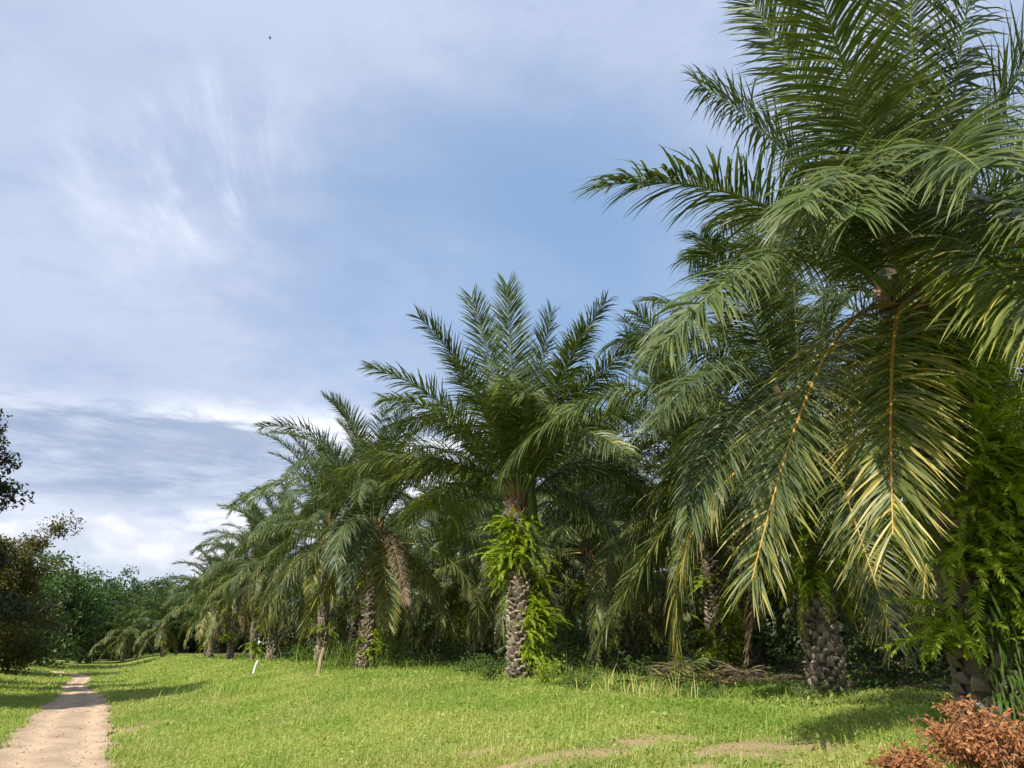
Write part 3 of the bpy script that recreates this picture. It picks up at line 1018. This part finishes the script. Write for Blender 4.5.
# rows behind, in the shade
BACKLAB = 'oil palm in the shaded rows behind the front palms, mostly hidden by them'
spec2 = [(16.6, 18.6, 5.6, 'second row oil palm right of the middle palm, its trunk hung with green fern'),
         (17.2, 42.0, 5.8, 'fern clad second row oil palm just left of the middle palm'),
         (17.5, 9.6, 5.6, 'second row oil palm behind the fern clad palm at the right edge'),
         (16.8, 34.0, 5.6, 'second row oil palm seen close behind the left side of the middle palm'),
         (17.4, 26.4, 5.3, 'second row oil palm seen close behind the right side of the middle palm')]
for k, (u_, v_, H, lab) in enumerate(spec2):
    x_, y_ = uv(u_, v_)
    palm(x_, y_, H, lab, LIB_MID, TRUNK_MID[k % 2], 18 if k < 2 else 4, 46, 40 + k, dead=1)
k = 60
for u_, v0, v1 in ((16.8, 51, 90), (24.0, 6, 76), (31.0, 9, 70), (38, 13, 66)):
    v_ = v0
    while v_ < v1:
        k += 1
        rr_ = np.random.default_rng(k)
        x_, y_ = uv(u_ + rr_.uniform(-0.8, 0.8), v_ + rr_.uniform(-0.7, 0.7))
        palm(x_, y_, rr_.uniform(4.4, 6.0), BACKLAB, LIB_FAR, TRUNK_FAR[k % 2], 2, 40, k, 1, group='oil palms in the rows behind')
        v_ += 9.2


# ------------------------------------------------------------------ broadleaved trees
def leaf_cloud(centres, radii, per, size, r, aspect=0.5, flat=0.5):
    """leaf-sized folded faces scattered in clumps"""
    n = len(centres) * per
    c = np.repeat(centres, per, 0)
    rd = np.repeat(radii, per)
    d = nrm(r.normal(0, 1, (n, 3)))
    p = c + d * (rd * r.random(n) ** 0.45)[:, None] * np.array((1, 1, flat + 0.2))
    ax = nrm(r.normal(0, 1, (n, 3)) + np.array((0, 0, -0.35)))
    nv = nrm(np.cross(ax, nrm(r.normal(0, 1, (n, 3)) + np.array((0, 0, 0.0)))))
    L = size * r.uniform(0.6, 1.3, n)[:, None]
    W = L * aspect * 0.5
    up = np.cross(ax, nv)
    V = np.stack([p, p + ax * L * 0.5 + nv * W + up * W * 0.3, p + ax * L, p + ax * L * 0.5 - nv * W + up * W * 0.3], 1)
    f = np.arange(n)[:, None] * 4
    Fq = np.concatenate([f + np.array((0, 1, 2))[None], f + np.array((0, 2, 3))[None]])
    tone = np.repeat(np.repeat(r.uniform(-0.3, 0.6, len(centres)), per) + r.uniform(-0.2, 0.2, n), 4)
    yel = np.repeat((r.random(n) < 0.06) * r.random(n), 4)
    return V.reshape(-1, 3), Fq, tone, yel


def broad_tree(x, y, H, rad_, label, mat, seed, nclump=120, per=60, size=0.2, low=0.25, name='broadleaf_tree', group=None, clump=0.16):
    r = np.random.default_rng(seed)
    z = gz(x, y) - 0.05
    root = thing(name, label, 'tree', (x, y, z), group)
    tr = Acc()
    P = np.stack([0.12 * np.sin(np.linspace(0, 3, 9)) * rad_ * 0.3, 0.1 * np.cos(np.linspace(0, 2, 9)) - 0.1, np.linspace(0, H * 0.75, 9)], -1)
    V, f = tube(P, np.linspace(0.035 * H, 0.008 * H, 9), 9)
    tr.add(V, f)
    ends = []
    for k in range(13):
        h0 = H * r.uniform(low * 0.7, 0.7)
        b = np.array([np.interp(h0, P[:, 2], P[:, 0]), np.interp(h0, P[:, 2], P[:, 1]), h0])
        a_ = k * R(137.5) + r.normal(0, 0.3)
        ln = rad_ * r.uniform(0.6, 1.0) * (1.1 - 0.5 * (h0 / H))
        e = b + np.array((math.cos(a_) * ln, math.sin(a_) * ln, ln * r.uniform(0.3, 0.8)))
        t = np.linspace(0, 1, 7)[:, None]
        Q = b + (e - b) * t + np.array((0, 0, 0.15 * ln)) * np.sin(t * math.pi)
        V, f = tube(Q, np.linspace(0.014 * H, 0.003 * H, 7), 6)
        tr.add(V, f)
        ends.append(Q[3:])
        for q_ in range(3):
            b2 = Q[2 + q_]
            e2 = b2 + r.normal(0, 0.35, 3) * ln + np.array((0, 0, 0.12 * ln))
            Q2 = b2 + (e2 - b2) * t
            V, f = tube(Q2, np.linspace(0.005 * H, 0.0015 * H, 7), 4)
            tr.add(V, f)
            ends.append(Q2[3:])
    link('trunk', tr.mesh('trunk', [M_BARK]), root)
    ends = np.concatenate(ends)
    c1 = ends[r.integers(len(ends), size=nclump // 2)] + r.normal(0, 0.06 * rad_, (nclump // 2, 3))
    d = nrm(r.normal(0, 1, (nclump - nclump // 2, 3)))
    zc = H * (1 + low) / 2
    lob = 1 + 0.22 * np.sin(d[:, 0] * 4 + seed) * np.cos(d[:, 1] * 3.3 + d[:, 2] * 4)
    c2 = d * (lob * r.uniform(0.55, 0.95, len(d)))[:, None] * np.array((rad_, rad_, H * (1 - low) / 2)) + np.array((0, 0, zc))
    cs = np.concatenate([c1, c2])
    V, f, tn, yl = leaf_cloud(cs, rad_ * clump * r.uniform(0.6, 1.4, len(cs)), per, size, r)
    a = Acc()
    a.add(V, f, 0, tone=tn, yel=yl)
    link('crown', a.mesh('crown', [mat], smooth=False), root)
    return root


x_, y_ = uv(-6.4, 26.0)
broad_tree(x_, y_, 9.2, 3.9, 'dark leafy tree at the left edge of the view beside the track', M_TREEDARK, 301, 900, 170, 0.145, 0.0, group='trees at the end of the track', clump=0.12)
x_, y_ = uv(-5.4, 37.0)
broad_tree(x_, y_, 6.0, 3.4, 'low olive brown tree reaching over the grass left of the track', M_TREEOLIVE, 302, 520, 140, 0.125, 0.0, group='trees at the end of the track')
x_, y_ = uv(-7.2, 47.0)
broad_tree(x_, y_, 6.4, 3.8, 'shaded bushy tree behind the olive brown one', M_TREEDARK, 303, 300, 70, 0.22, 0.0, group='trees at the end of the track')
FAR = [(-8.5, 66, 7.6, 5.0), (-5.5, 86, 9.6, 5.6), (-3.0, 112, 11.5, 5.0), (1.5, 126, 12.0, 5.2), (6.0, 132, 12.2, 5.0), (-12, 96, 10.5, 5.2), (10.5, 138, 12.0, 5.5), (-9, 128, 13.0, 5.5), (15, 128, 11.0, 5.0)]
FLAB = ['green tree closing the view just right of the olive brown tree', 'round green tree at the bend where the track disappears',
        'green tree with a rounded top behind the end of the track', 'green tree in the far wood behind the last oil palm',
        'green tree in the far wood showing above the last palms', 'green tree in the far wood partly behind the olive brown tree',
        'green tree in the far wood at the foot of the palm row', 'tall green tree deepest in the far wood', 'far green tree almost hidden behind the palm row']
for k, ((u_, v_, H, rd), lab) in enumerate(zip(FAR, FLAB)):
    x_, y_ = uv(u_, v_)
    broad_tree(x_, y_, H, rd, lab, M_TREEGREEN, 310 + k, 260, 46, 0.42, -0.02, group='trees at the end of the track', clump=0.2)

# ------------------------------------------------------------------ undergrowth and grass (nobody could count these)
r = np.random.default_rng(77)


def ground_leaves(xs, ys, hs, size, r, tone=0.0):
    z = ground_z(xs, ys)
    n = len(xs)
    p = np.stack([xs, ys, z + hs], -1)
    ax = nrm(r.normal(0, 1, (n, 3)) * np.array((1, 1, 0.55)))
    nv = nrm(np.cross(ax, nrm(r.normal(0, 0.5, (n, 3)) + np.array((0, 0, 1.0)))))
    L = (size * r.uniform(0.6, 1.4, n))[:, None]
    V = np.stack([p, p + ax * L * 0.5 + nv * L * 0.25, p + ax * L, p + ax * L * 0.5 - nv * L * 0.25], 1)
    f = np.arange(n)[:, None] * 4 + np.arange(4)[None]
    return V.reshape(-1, 3), f


def in_track(x, y, m_=0.0):
    u_, v_ = to_uv(x, y)
    a_, b_ = road_edges(v_)
    return (u_ > a_ + m_) & (u_ < b_ - m_) & (v_ < 92)


# low weeds on the shaded plantation floor and along its edge
n = 90000
v_ = r.uniform(-4, 80, n)
u_ = 8.5 + 34 * r.random(n) ** 2.2
dens = np.sin(u_ * 0.9 + 2 * np.sin(v_ * 0.5)) + np.sin(v_ * 0.8 + 1.5 * np.sin(u_ * 0.6)) + 0.6 * np.sin(v_ * 2.1 + u_ * 1.7)
keep = dens > r.uniform(-1.0, 1.4, n)
u_, v_, dens = u_[keep], v_[keep], dens[keep]
x_, y_ = u_ * UH[0] + v_ * VH[0], u_ * UH[1] + v_ * VH[1]
keep = np.hypot(x_, y_) > 9
x_, y_, dens, u_ = x_[keep], y_[keep], dens[keep], u_[keep]
dd_ = np.hypot(x_, y_)
hs = r.random(len(x_)) * (0.10 + 0.20 * np.clip(dens, 0, 2)) * sstep(8.5, 12, u_) + 0.02
V, f = ground_leaves(x_, y_, hs, 0.05 + 0.0022 * dd_, r)
a = Acc()
a.add(V, f, 0, tone=np.repeat(r.uniform(-0.2, 0.8, len(x_)), 4), yel=np.repeat((r.random(len(x_)) < 0.05) * 0.6, 4))
ug = link('undergrowth', a.mesh('undergrowth', [M_WEED], smooth=False))
tag(ug, 'low leafy weeds covering the shaded ground under the palms', 'undergrowth', kind='stuff')

# the wood that closes the view behind the plantation reads as one dark mass
nc = 2600
v_ = r.uniform(10, 150, nc)
u_ = r.uniform(50, 58, nc)
far_ = r.random(nc) < 0.35
u_ = np.where(far_, r.uniform(-32, 52, nc), u_)
v_ = np.where(far_, r.uniform(140, 150, nc), v_)
x_, y_ = u_ * UH[0] + v_ * VH[0], u_ * UH[1] + v_ * VH[1]
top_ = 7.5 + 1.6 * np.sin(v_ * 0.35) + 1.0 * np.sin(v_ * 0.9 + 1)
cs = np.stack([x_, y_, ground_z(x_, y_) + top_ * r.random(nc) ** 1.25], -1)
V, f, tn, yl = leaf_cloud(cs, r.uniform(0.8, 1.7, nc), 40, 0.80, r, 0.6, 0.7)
a = Acc()
a.add(V, f, 0, tone=tn, yel=yl * 0.3)
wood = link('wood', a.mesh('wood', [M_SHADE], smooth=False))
tag(wood, 'dark far wood closing the view behind the rows of palms', 'wood', kind='stuff')
# waist to head high thicket between the rear rows
nc = 1500
v_ = r.uniform(4, 95, nc)
u_ = r.uniform(14, 40, nc)
x_, y_ = u_ * UH[0] + v_ * VH[0], u_ * UH[1] + v_ * VH[1]
keep = (np.sin(u_ * 0.5 + 2 * np.sin(v_ * 0.3)) + np.sin(v_ * 0.45 + u_ * 0.3) > -0.5) & (u_ > 16 + 1.5 * np.sin(v_ * 0.7))
x_, y_, u_ = x_[keep], y_[keep], u_[keep]
nc = len(x_)
cs = np.stack([x_, y_, ground_z(x_, y_) + r.uniform(0.1, 1.0, nc) ** 1.4 * (0.7 + 1.3 * sstep(16, 28, u_))], -1)
V, f, tn, yl = leaf_cloud(cs, r.uniform(0.3, 0.7, nc), 46, 0.22, r, 0.45, 0.6)
a = Acc()
a.add(V, f, 0, tone=tn, yel=yl)
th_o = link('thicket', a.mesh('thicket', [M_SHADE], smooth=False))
tag(th_o, 'dark tangled thicket in the shade between the rear palms', 'undergrowth', kind='stuff')

# grass of the field: blades and small leaves, one count per patch of view
n = 700000
lo, hi = math.log(4.6), math.log(95)
d_ = np.exp(lo + (hi - lo) * r.random(n) ** 0.9)
a_ = r.uniform(R(-42), R(44), n)
x_, y_ = d_ * np.sin(a_), d_ * np.cos(a_)
u_, v_ = to_uv(x_, y_)
edge = 0.12 * r.random(n)
keep = ~in_track(x_, y_, 0.0) | (in_track(x_, y_) & ~in_track(x_, y_, 0.10) & (r.random(n) < 0.35))
keep &= (u_ < 13.5 + r.normal(0, 0.8, n)) & (u_ > -16)
ba = bare_at(x_, y_)
keep &= r.random(n) > ba * 1.0
hp = on_ground(725, 680)
keep &= (np.hypot((x_ - hp[0]) / 2.2, (y_ - hp[1]) / 1.6) > 1) | (r.random(n) < 0.25)
x_, y_, d_, u_, v_, ba = (q[keep] for q in (x_, y_, d_, u_, v_, ba))
n = len(x_)
pt = 0.5 + 0.5 * np.sin(x_ * 0.9 + 1.7 * np.sin(y_ * 0.55)) * np.sin(y_ * 0.7 + 1.3 * np.sin(x_ * 0.5))
pt2 = 0.5 + 0.5 * np.sin(x_ * 2.7 + 2 * np.sin(y_ * 1.9)) * np.sin(y_ * 2.3 + np.sin(x_ * 3.1))
fringe = 0.6 * sstep(6.3, 8.6, u_ + 0.7 * np.sin(v_ * 1.3)) * (1 - sstep(10.5, 13, u_)) * sstep(11, 16, v_)
leafy = r.random(n) < (0.30 + 0.25 * pt2 + 0.2 * sstep(4, 9, u_))
hgt = (0.045 + 0.055 * pt * pt2 + 0.05 * r.random(n) ** 3) * (1 + 1.6 * fringe * r.random(n)) * (1 + 0.012 * d_) * (1 - 0.5 * ba)
hgt = hgt * np.where(r.random(n) < 0.025, r.uniform(1.4, 2.6, n), 1.0)
hgt = hgt + 0.07 * sstep(0.8, -0.2, np.abs(u_ - 0.5)) * r.random(n) * (v_ > 0)
brown = sstep(0.62, 0.9, 0.5 + 0.5 * np.sin(x_ * 0.55 + 4 + np.sin(y_ * 0.8)) * np.cos(y_ * 0.42 + 1.2 * np.sin(x_ * 0.7)))
brown = np.maximum(brown * 0.9, 0.95 * np.exp(-((u_ - 0.75) / 0.6) ** 2) * r.random(n))
brown = np.maximum(brown, ba)
yel = np.clip((r.random(n) < 0.06 + 0.40 * brown) * r.uniform(0.35, 1.0, n), 0, 1)
tone = np.clip(0.75 * pt * r.random(n) + 0.4 * fringe, 0, 1)
z = ground_z(x_, y_)
# blades
b = ~leafy
nb = b.sum()
base = np.stack([x_[b], y_[b], z[b] - 0.01], -1)
th = r.uniform(0, 2 * math.pi, nb)
lean = r.uniform(0.1, 0.9, nb) * hgt[b]
ld = np.stack([np.cos(th), np.sin(th), 0 * th], -1)
wd = np.stack([-np.sin(th), np.cos(th), 0 * th], -1) * (0.0016 + 0.00027 * d_[b])[:, None] * r.uniform(0.7, 1.3, nb)[:, None]
midp = base + np.array((0, 0, 1.0)) * (hgt[b] * 0.6)[:, None] + ld * (lean * 0.35)[:, None]
tip = base + np.array((0, 0, 1.0)) * hgt[b][:, None] + ld * lean[:, None]
V1 = np.stack([base - wd, base + wd, midp + wd * 0.8, midp - wd * 0.8, tip], 1).reshape(-1, 3)
fb = np.arange(nb)[:, None] * 5
q4 = fb + np.array((0, 1, 2, 3))[None]
t3 = fb + np.array((3, 2, 4))[None]
# small leaves
l_ = leafy
nl = l_.sum()
V2, f2 = ground_leaves(x_[l_], y_[l_], hgt[l_] * r.uniform(0.2, 0.75, nl), (0.018 + 0.0014 * d_[l_]) * np.where(r.random(nl) < 0.08, 1.9, 1.0), r)
a = Acc()
a.add(V1, q4, 0, tone=np.repeat(tone[b], 5), yel=np.repeat(yel[b], 5))
a.Fs.append(t3)
a.M.append(np.zeros(len(t3), int))
a.add(V2, f2, 0, tone=np.repeat(tone[l_] + 0.15, 4), yel=np.repeat(yel[l_] * 0.6, 4))
gr = link('grass', a.mesh('grass', [M_GRASS], smooth=False))
tag(gr, 'short sunlit grass and weeds covering the field beside the track', 'grass', kind='stuff')


# ------------------------------------------------------------------ plants one can point at
def grass_clump(px, py, h, w_, n, label, r, mat=M_GRASS, yel=0.1, name='grass_clump'):
    p = on_ground(px, py)
    a = Acc()
    for _ in range(n):
        o = r.normal(0, w_ / 2.4, 2)
        th = r.uniform(0, 6.28)
        L = h * r.uniform(0.5, 1.15)
        e = R(r.uniform(62, 90)) - R(r.uniform(20, 95)) * np.linspace(0, 1, 5) ** 1.4
        pr = np.concatenate([[0], np.cumsum(np.cos(e[:-1]) * L / 4)])
        pz = np.concatenate([[0], np.cumsum(np.sin(e[:-1]) * L / 4)])
        P = np.stack([o[0] + math.cos(th) * pr, o[1] + math.sin(th) * pr, pz - 0.03], -1)
        wv = np.array((-math.sin(th), math.cos(th), 0)) * r.uniform(0.006, 0.012)
        wk = np.array((0.8, 1, 0.9, 0.6, 0.08))[:, None]
        V = np.stack([P - wv * wk, P + wv * wk], 1).reshape(-1, 3)
        b_ = np.arange(4) * 2
        a.add(V, np.stack([b_, b_ + 1, b_ + 3, b_ + 2], -1), 0, tone=r.uniform(0, 0.8), yel=(r.random() < yel) * r.uniform(0.4, 1))
    o = link(name, a.mesh(name, [mat]), None, (p[0], p[1], gz(p[0], p[1])))
    return tag(o, label, 'grass', kind='stuff')


def leafy_bush(px, py, h, w_, n, size, label, r, mat=M_WEED, name='leafy_weed'):
    p = on_ground(px, py)
    root = thing(name, label, 'plant', (p[0], p[1], gz(p[0], p[1])), 'tall plants along the foot of the palms')
    st_ = Acc()
    tips = []
    for k in range(9):
        th = k * R(137.5)
        e = np.array((math.cos(th) * w_ * 0.42 * r.uniform(0.4, 1), math.sin(th) * w_ * 0.42 * r.uniform(0.4, 1), h * r.uniform(0.6, 0.95)))
        t = np.linspace(0, 1, 6)[:, None]
        Q = e * t * np.array((1, 1, 1.0)) + np.array((0, 0, 0.08 * h)) * np.sin(t * 3.14)
        V, f = tube(Q, np.linspace(0.008, 0.003, 6), 4)
        st_.add(V, f)
        tips.append(Q[1:])
    tips = np.concatenate(tips)
    V, f, tn, yl = leaf_cloud(tips, np.full(len(tips), w_ * 0.16), max(4, n // len(tips)), size, r, 0.55)
    V[:, 2] = np.maximum(V[:, 2], 0.02)
    a = Acc()
    a.add(V, f, 0, tone=tn, yel=yl)
    link('stem', st_.mesh('stem', [M_TWIG]), root)
    link('foliage', a.mesh('foliage', [mat], smooth=False), root)
    return root


r = np.random.default_rng(91)
grass_clump(590, 688, 0.55, 1.1, 200, 'tall green grass clump right of the middle palm trunk', r)
grass_clump(650, 697, 0.42, 1.2, 150, 'tall drying grass clump in front of the cut fronds', r, yel=0.5)
grass_clump(345, 668, 1.3, 2.2, 260, 'tall green grass clump beside the brown leaning post', r)
grass_clump(230, 695, 0.45, 1.6, 160, 'darker green grass tuft out in the open field on the left', r, yel=0.02)
leafy_bush(490, 684, 0.75, 1.3, 600, 0.07, 'leafy weed at the left foot of the middle palm', r)
leafy_bush(545, 686, 0.6, 1.1, 500, 0.07, 'bright leafy weed at the right foot of the middle palm', r, M_FERN)
leafy_bush(395, 668, 1.3, 1.5, 600, 0.10, 'dark green bush wrapped round a pale trunk left of the middle palm', r)
leafy_bush(640, 680, 0.6, 1.2, 450, 0.08, 'broad leafed weed at the left end of the cut fronds', r)
leafy_bush(450, 666, 1.0, 1.4, 420, 0.09, 'yellow green weed below the second row fern clad trunk', r)

for px, py, h_, w_, nn, sz, mt, lab in (
        (432, 668, 0.55, 1.6, 420, 0.09, M_WEED, 'low spreading weed in front of the pale trunk left of the middle palm'),
        (468, 676, 0.42, 1.5, 480, 0.07, M_WEED, 'knee high weed patch a little left of the middle palm foot'),
        (612, 676, 0.50, 1.5, 480, 0.08, M_WEED, 'weedy patch between the middle palm and the cut fronds'),
        (575, 690, 0.34, 1.2, 420, 0.06, M_WEED, 'small bright weed just right of the middle palm ferns'),
        (300, 664, 0.9, 2.2, 420, 0.12, M_WEED, 'weedy bush between the white post and the brown post'),
        (870, 690, 0.35, 1.3, 420, 0.06, M_WEED, 'low shaded weeds right of the bare trunk foot'),
        (805, 700, 0.25, 0.8, 300, 0.05, M_WEED, 'small weeds at the left side of the bare trunk foot'),
        (700, 700, 0.22, 1.2, 360, 0.05, M_WEED, 'low leafy weeds in front of the cut fronds')):
    leafy_bush(px, py, h_, w_, nn, sz, lab, r, mt)

# young palm sprouting behind the middle palm
x_, y_ = uv(12.2, 20.3)
yp = thing('palm_seedling', 'young bluish palm growing from the ground left behind the middle palm', 'palm tree', (x_, y_, gz(x_, y_)), None)
for k in range(11):
    cls = ('high', 'mid', 'upright')[k % 3]
    link('frond', LIB_MID[cls][k % 4], yp, (0, 0, 0.02), k * R(137.5), 0.38)

# cut fronds heaped on the grass
r = np.random.default_rng(95)
HEAP = [(640, 676, 805, 688, 'cut green frond lying longest across the front of the heap', False), (665, 692, 800, 672, 'cut frond with a yellow stalk in the heap', False),
        (700, 668, 815, 678, 'brown cut frond at the back of the heap', True), (655, 684, 760, 664, 'grey cut frond crossing the middle of the heap', True),
        (850, 668, 960, 676, 'dark cut frond lying in the shade right of the bare trunk foot', True), (620, 690, 740, 690, 'low cut frond at the left front of the heap', False),
        (720, 690, 830, 666, 'brown cut frond next to the bare trunk foot', True)]
for x0, y0, x1, y1, lab, dd in HEAP:
    p0, p1 = on_ground(x0, y0), on_ground(x1, y1)
    dv = p1 - p0
    ln = min(np.linalg.norm(dv), 4.6)
    p1 = p0 + dv / np.linalg.norm(dv) * ln
    t = np.linspace(0, 1, 24)[:, None]
    P = p1 + (p0 - p1) * t
    P[:, 2] = ground_z(P[:, 0], P[:, 1]) + 0.09 + 0.34 * np.sin(t[:, 0] * 3.14) * r.uniform(0.5, 1.3)
    org = np.array((p1[0], p1[1], gz(p1[0], p1[1])))
    lm, rm = frond_meshes(P - org, r, dd, True, npair=60, nseg=3, wid=0.05, vee=12, grav=0.7, yel=0.15, tipyel=0.3, ribyel=0.45, ribr=0.018, lmax=0.7)
    co = np.zeros(len(lm.vertices) * 3, np.float32)
    lm.vertices.foreach_get('co', co)
    co = co.reshape(-1, 3)
    zz_ = ground_z(co[:, 0] + org[0], co[:, 1] + org[1]) - org[2] + 0.015
    co[:, 2] = np.maximum(co[:, 2], zz_ + 0.02 * r.random(len(co)))
    lm.vertices.foreach_set('co', co.ravel())
    lm.update()
    o = link('cut_frond', lm, None, org)
    tag(o, lab, 'palm frond', 'cut fronds lying under the palms')
    link('midrib', rm, o)

# ------------------------------------------------------------------ posts
def post(px, py, topx, topy, wd, mat, label):
    p = on_ground(px, py)
    depth = float((p - CAM) @ FWD)
    top_ = CAM + ray(topx, topy) * depth
    h = top_[2] - p[2]
    lean_x = top_[0] - p[0]
    a = Acc()
    n = 8
    t = np.linspace(0, 1, n)[:, None]
    P = np.array((0, 0, -0.12)) + (np.array((lean_x, 0.05, h)) - np.array((0, 0, -0.12))) * t
    P[:, 0] += 0.01 * np.sin(t[:, 0] * 7)
    V, f = tube(P, wd * np.array((1, 1, 0.97, 1.02, 0.96, 1.0, 0.97, 0.9)), 7)
    a.add(V, f)
    # slanting cut top
    c = len(V)
    ringt = V[-7:] + np.array((0, 0, 0.0))
    capc = ringt.mean(0) + np.array((0, 0, 0.03))
    a.add(np.concatenate([ringt, [capc]]), np.array([(q, (q + 1) % 7, 7) for q in range(7)]))
    o = link('wooden_post', a.mesh('wooden_post', [mat], smooth=False), None, (p[0], p[1], gz(p[0], p[1])))
    return tag(o, label, 'post', 'short posts standing in the field')


post(252, 673, 256, 659, 0.042, M_PALEWOOD, 'short whitewashed post leaning to the right at the far side of the field')
post(317, 675, 321, 649, 0.055, M_BROWNWOOD, 'taller brown weathered post leaning at the edge of the palms')


# ------------------------------------------------------------------ withered bush at the lower right corner
def withered(px, py, h, w_, label, r, n):
    p = on_ground(px, py)
    root = thing('withered_bush', label, 'bush', (p[0], p[1], gz(p[0], p[1])), 'withered bushes in the corner')
    tw, tips, dirs = Acc(), [], []
    for k in range(n):
        th = r.uniform(0, 6.28)
        ln = r.uniform(0.25, 1.0)
        e = np.array((math.cos(th) * w_ * 0.5 * ln, math.sin(th) * w_ * 0.5 * ln, h * r.uniform(0.2, 1.15) * (1.1 - 0.5 * ln)))
        t = np.linspace(0, 1, 7)[:, None]
        Q = e * t + np.array((0, 0, 0.12 * h)) * np.sin(t * 3.14) + r.normal(0, 0.012, (7, 3)) * t
        V, f = tube(Q, np.linspace(0.009, 0.0025, 7), 4)
        tw.add(V, f)
        tips.append(Q[2:])
    tips = np.concatenate(tips)
    V, f, tn, yl = leaf_cloud(tips, np.full(len(tips), 0.042), 9, 0.046, r, 0.36, 0.8)
    a = Acc()
    a.add(V, f, 0, tone=tn, yel=yl)
    link('twigs', tw.mesh('twigs', [M_TWIG]), root)
    link('dead_leaves', a.mesh('dead_leaves', [M_RUST], smooth=False), root)
    return root


r = np.random.default_rng(99)
withered(985, 772, 0.50, 0.9, 'large rust brown withered bush below the fern clad trunk', r, 120)
withered(905, 778, 0.20, 0.45, 'small low rust brown withered bush at the bottom edge', r, 40)
withered(1030, 775, 0.40, 0.5, 'rust brown withered bush cut by the right edge', r, 40)
# a weed with long pale leaves in front of the withered bush
p = on_ground(913, 772)
a = Acc()
for th, L, e0, ye in ((1.9, 0.34, 84, 0.75), (2.7, 0.30, 70, 0.5), (0.4, 0.26, 60, 0.2), (3.6, 0.4, 25, 0.3), (-1.2, 0.24, 50, 0.1), (-0.2, 0.3, 66, 0.1)):
    P = curve_from_angles(L, R(e0), R(35), 1.2, 0.2, 8)
    c, s_ = math.cos(th), math.sin(th)
    P = P @ np.array(((c, s_, 0), (-s_, c, 0), (0, 0, 1)))
    wk = np.array((0.15, 0.2, 0.6, 1, 1, 0.8, 0.45, 0.05))[:, None] * 0.022
    wv = np.array((-s_, c, 0.0))
    V = np.stack([P - wv * wk, P + np.array((0, 0, -0.006)), P + wv * wk], 1).reshape(-1, 3)
    b_ = np.arange(7) * 3
    a.add(V, np.concatenate([np.stack([b_, b_ + 1, b_ + 4, b_ + 3], -1), np.stack([b_ + 1, b_ + 2, b_ + 5, b_ + 4], -1)]), 0, tone=0.8, yel=ye)
o = link('broad_leaf_weed', a.mesh('broad_leaf_weed', [M_WEED]), None, (p[0], p[1], gz(p[0], p[1])))
tag(o, 'small weed with long yellowing leaves in front of the withered bush', 'plant')

# ------------------------------------------------------------------ a bird high up on the left
bp = CAM + ray(270, 38) * 105
bird = Acc()
t = np.linspace(-1, 1, 13)
V, f = tube(np.stack([t * 0.17, 0 * t, 0.01 * (1 - t * t)], -1), 0.045 * np.sqrt(np.maximum(1 - (t * 0.98) ** 2, 0)) + 0.004, 8)
bird.add(V, f)
V, f = tube(np.array([(0.16, 0, 0.01), (0.19, 0, 0.02), (0.215, 0, 0.015), (0.245, 0, 0.005)]), np.array((0.02, 0.027, 0.02, 0.003)), 8)
bird.add(V, f)
tl = np.array([(-0.15, -0.015, 0.008), (-0.15, 0.015, 0.008), (-0.30, 0.05, 0.012), (-0.30, -0.05, 0.012), (-0.15, -0.012, -0.004), (-0.15, 0.012, -0.004), (-0.30, 0.045, 0.004), (-0.30, -0.045, 0.004)])
bx = np.array([(0, 1, 2, 3), (7, 6, 5, 4), (0, 4, 5, 1), (1, 5, 6, 2), (2, 6, 7, 3), (3, 7, 4, 0)])
bird.add(tl, bx)
for s_ in (-1, 1):
    wg = np.array([(0.08, s_ * 0.02, 0.02), (0.10, s_ * 0.16, 0.06), (0.03, s_ * 0.36, 0.05), (-0.05, s_ * 0.36, 0.045), (-0.06, s_ * 0.16, 0.05), (-0.08, s_ * 0.02, 0.015)])
    lo_ = wg - np.array((0, 0, 0.012))
    Vw = np.concatenate([wg, lo_])
    fw = np.array([(0, 1, 4, 5), (1, 2, 3, 4), (11, 10, 7, 6), (10, 9, 8, 7), (0, 6, 7, 1), (1, 7, 8, 2), (2, 8, 9, 3), (3, 9, 10, 4), (4, 10, 11, 5)])
    bird.add(Vw, fw)
ob = link('bird', bird.mesh('bird', [M_BIRD]), None, tuple(bp), R(15))
tag(ob, 'tiny dark bird gliding high in the sky on the left', 'bird')
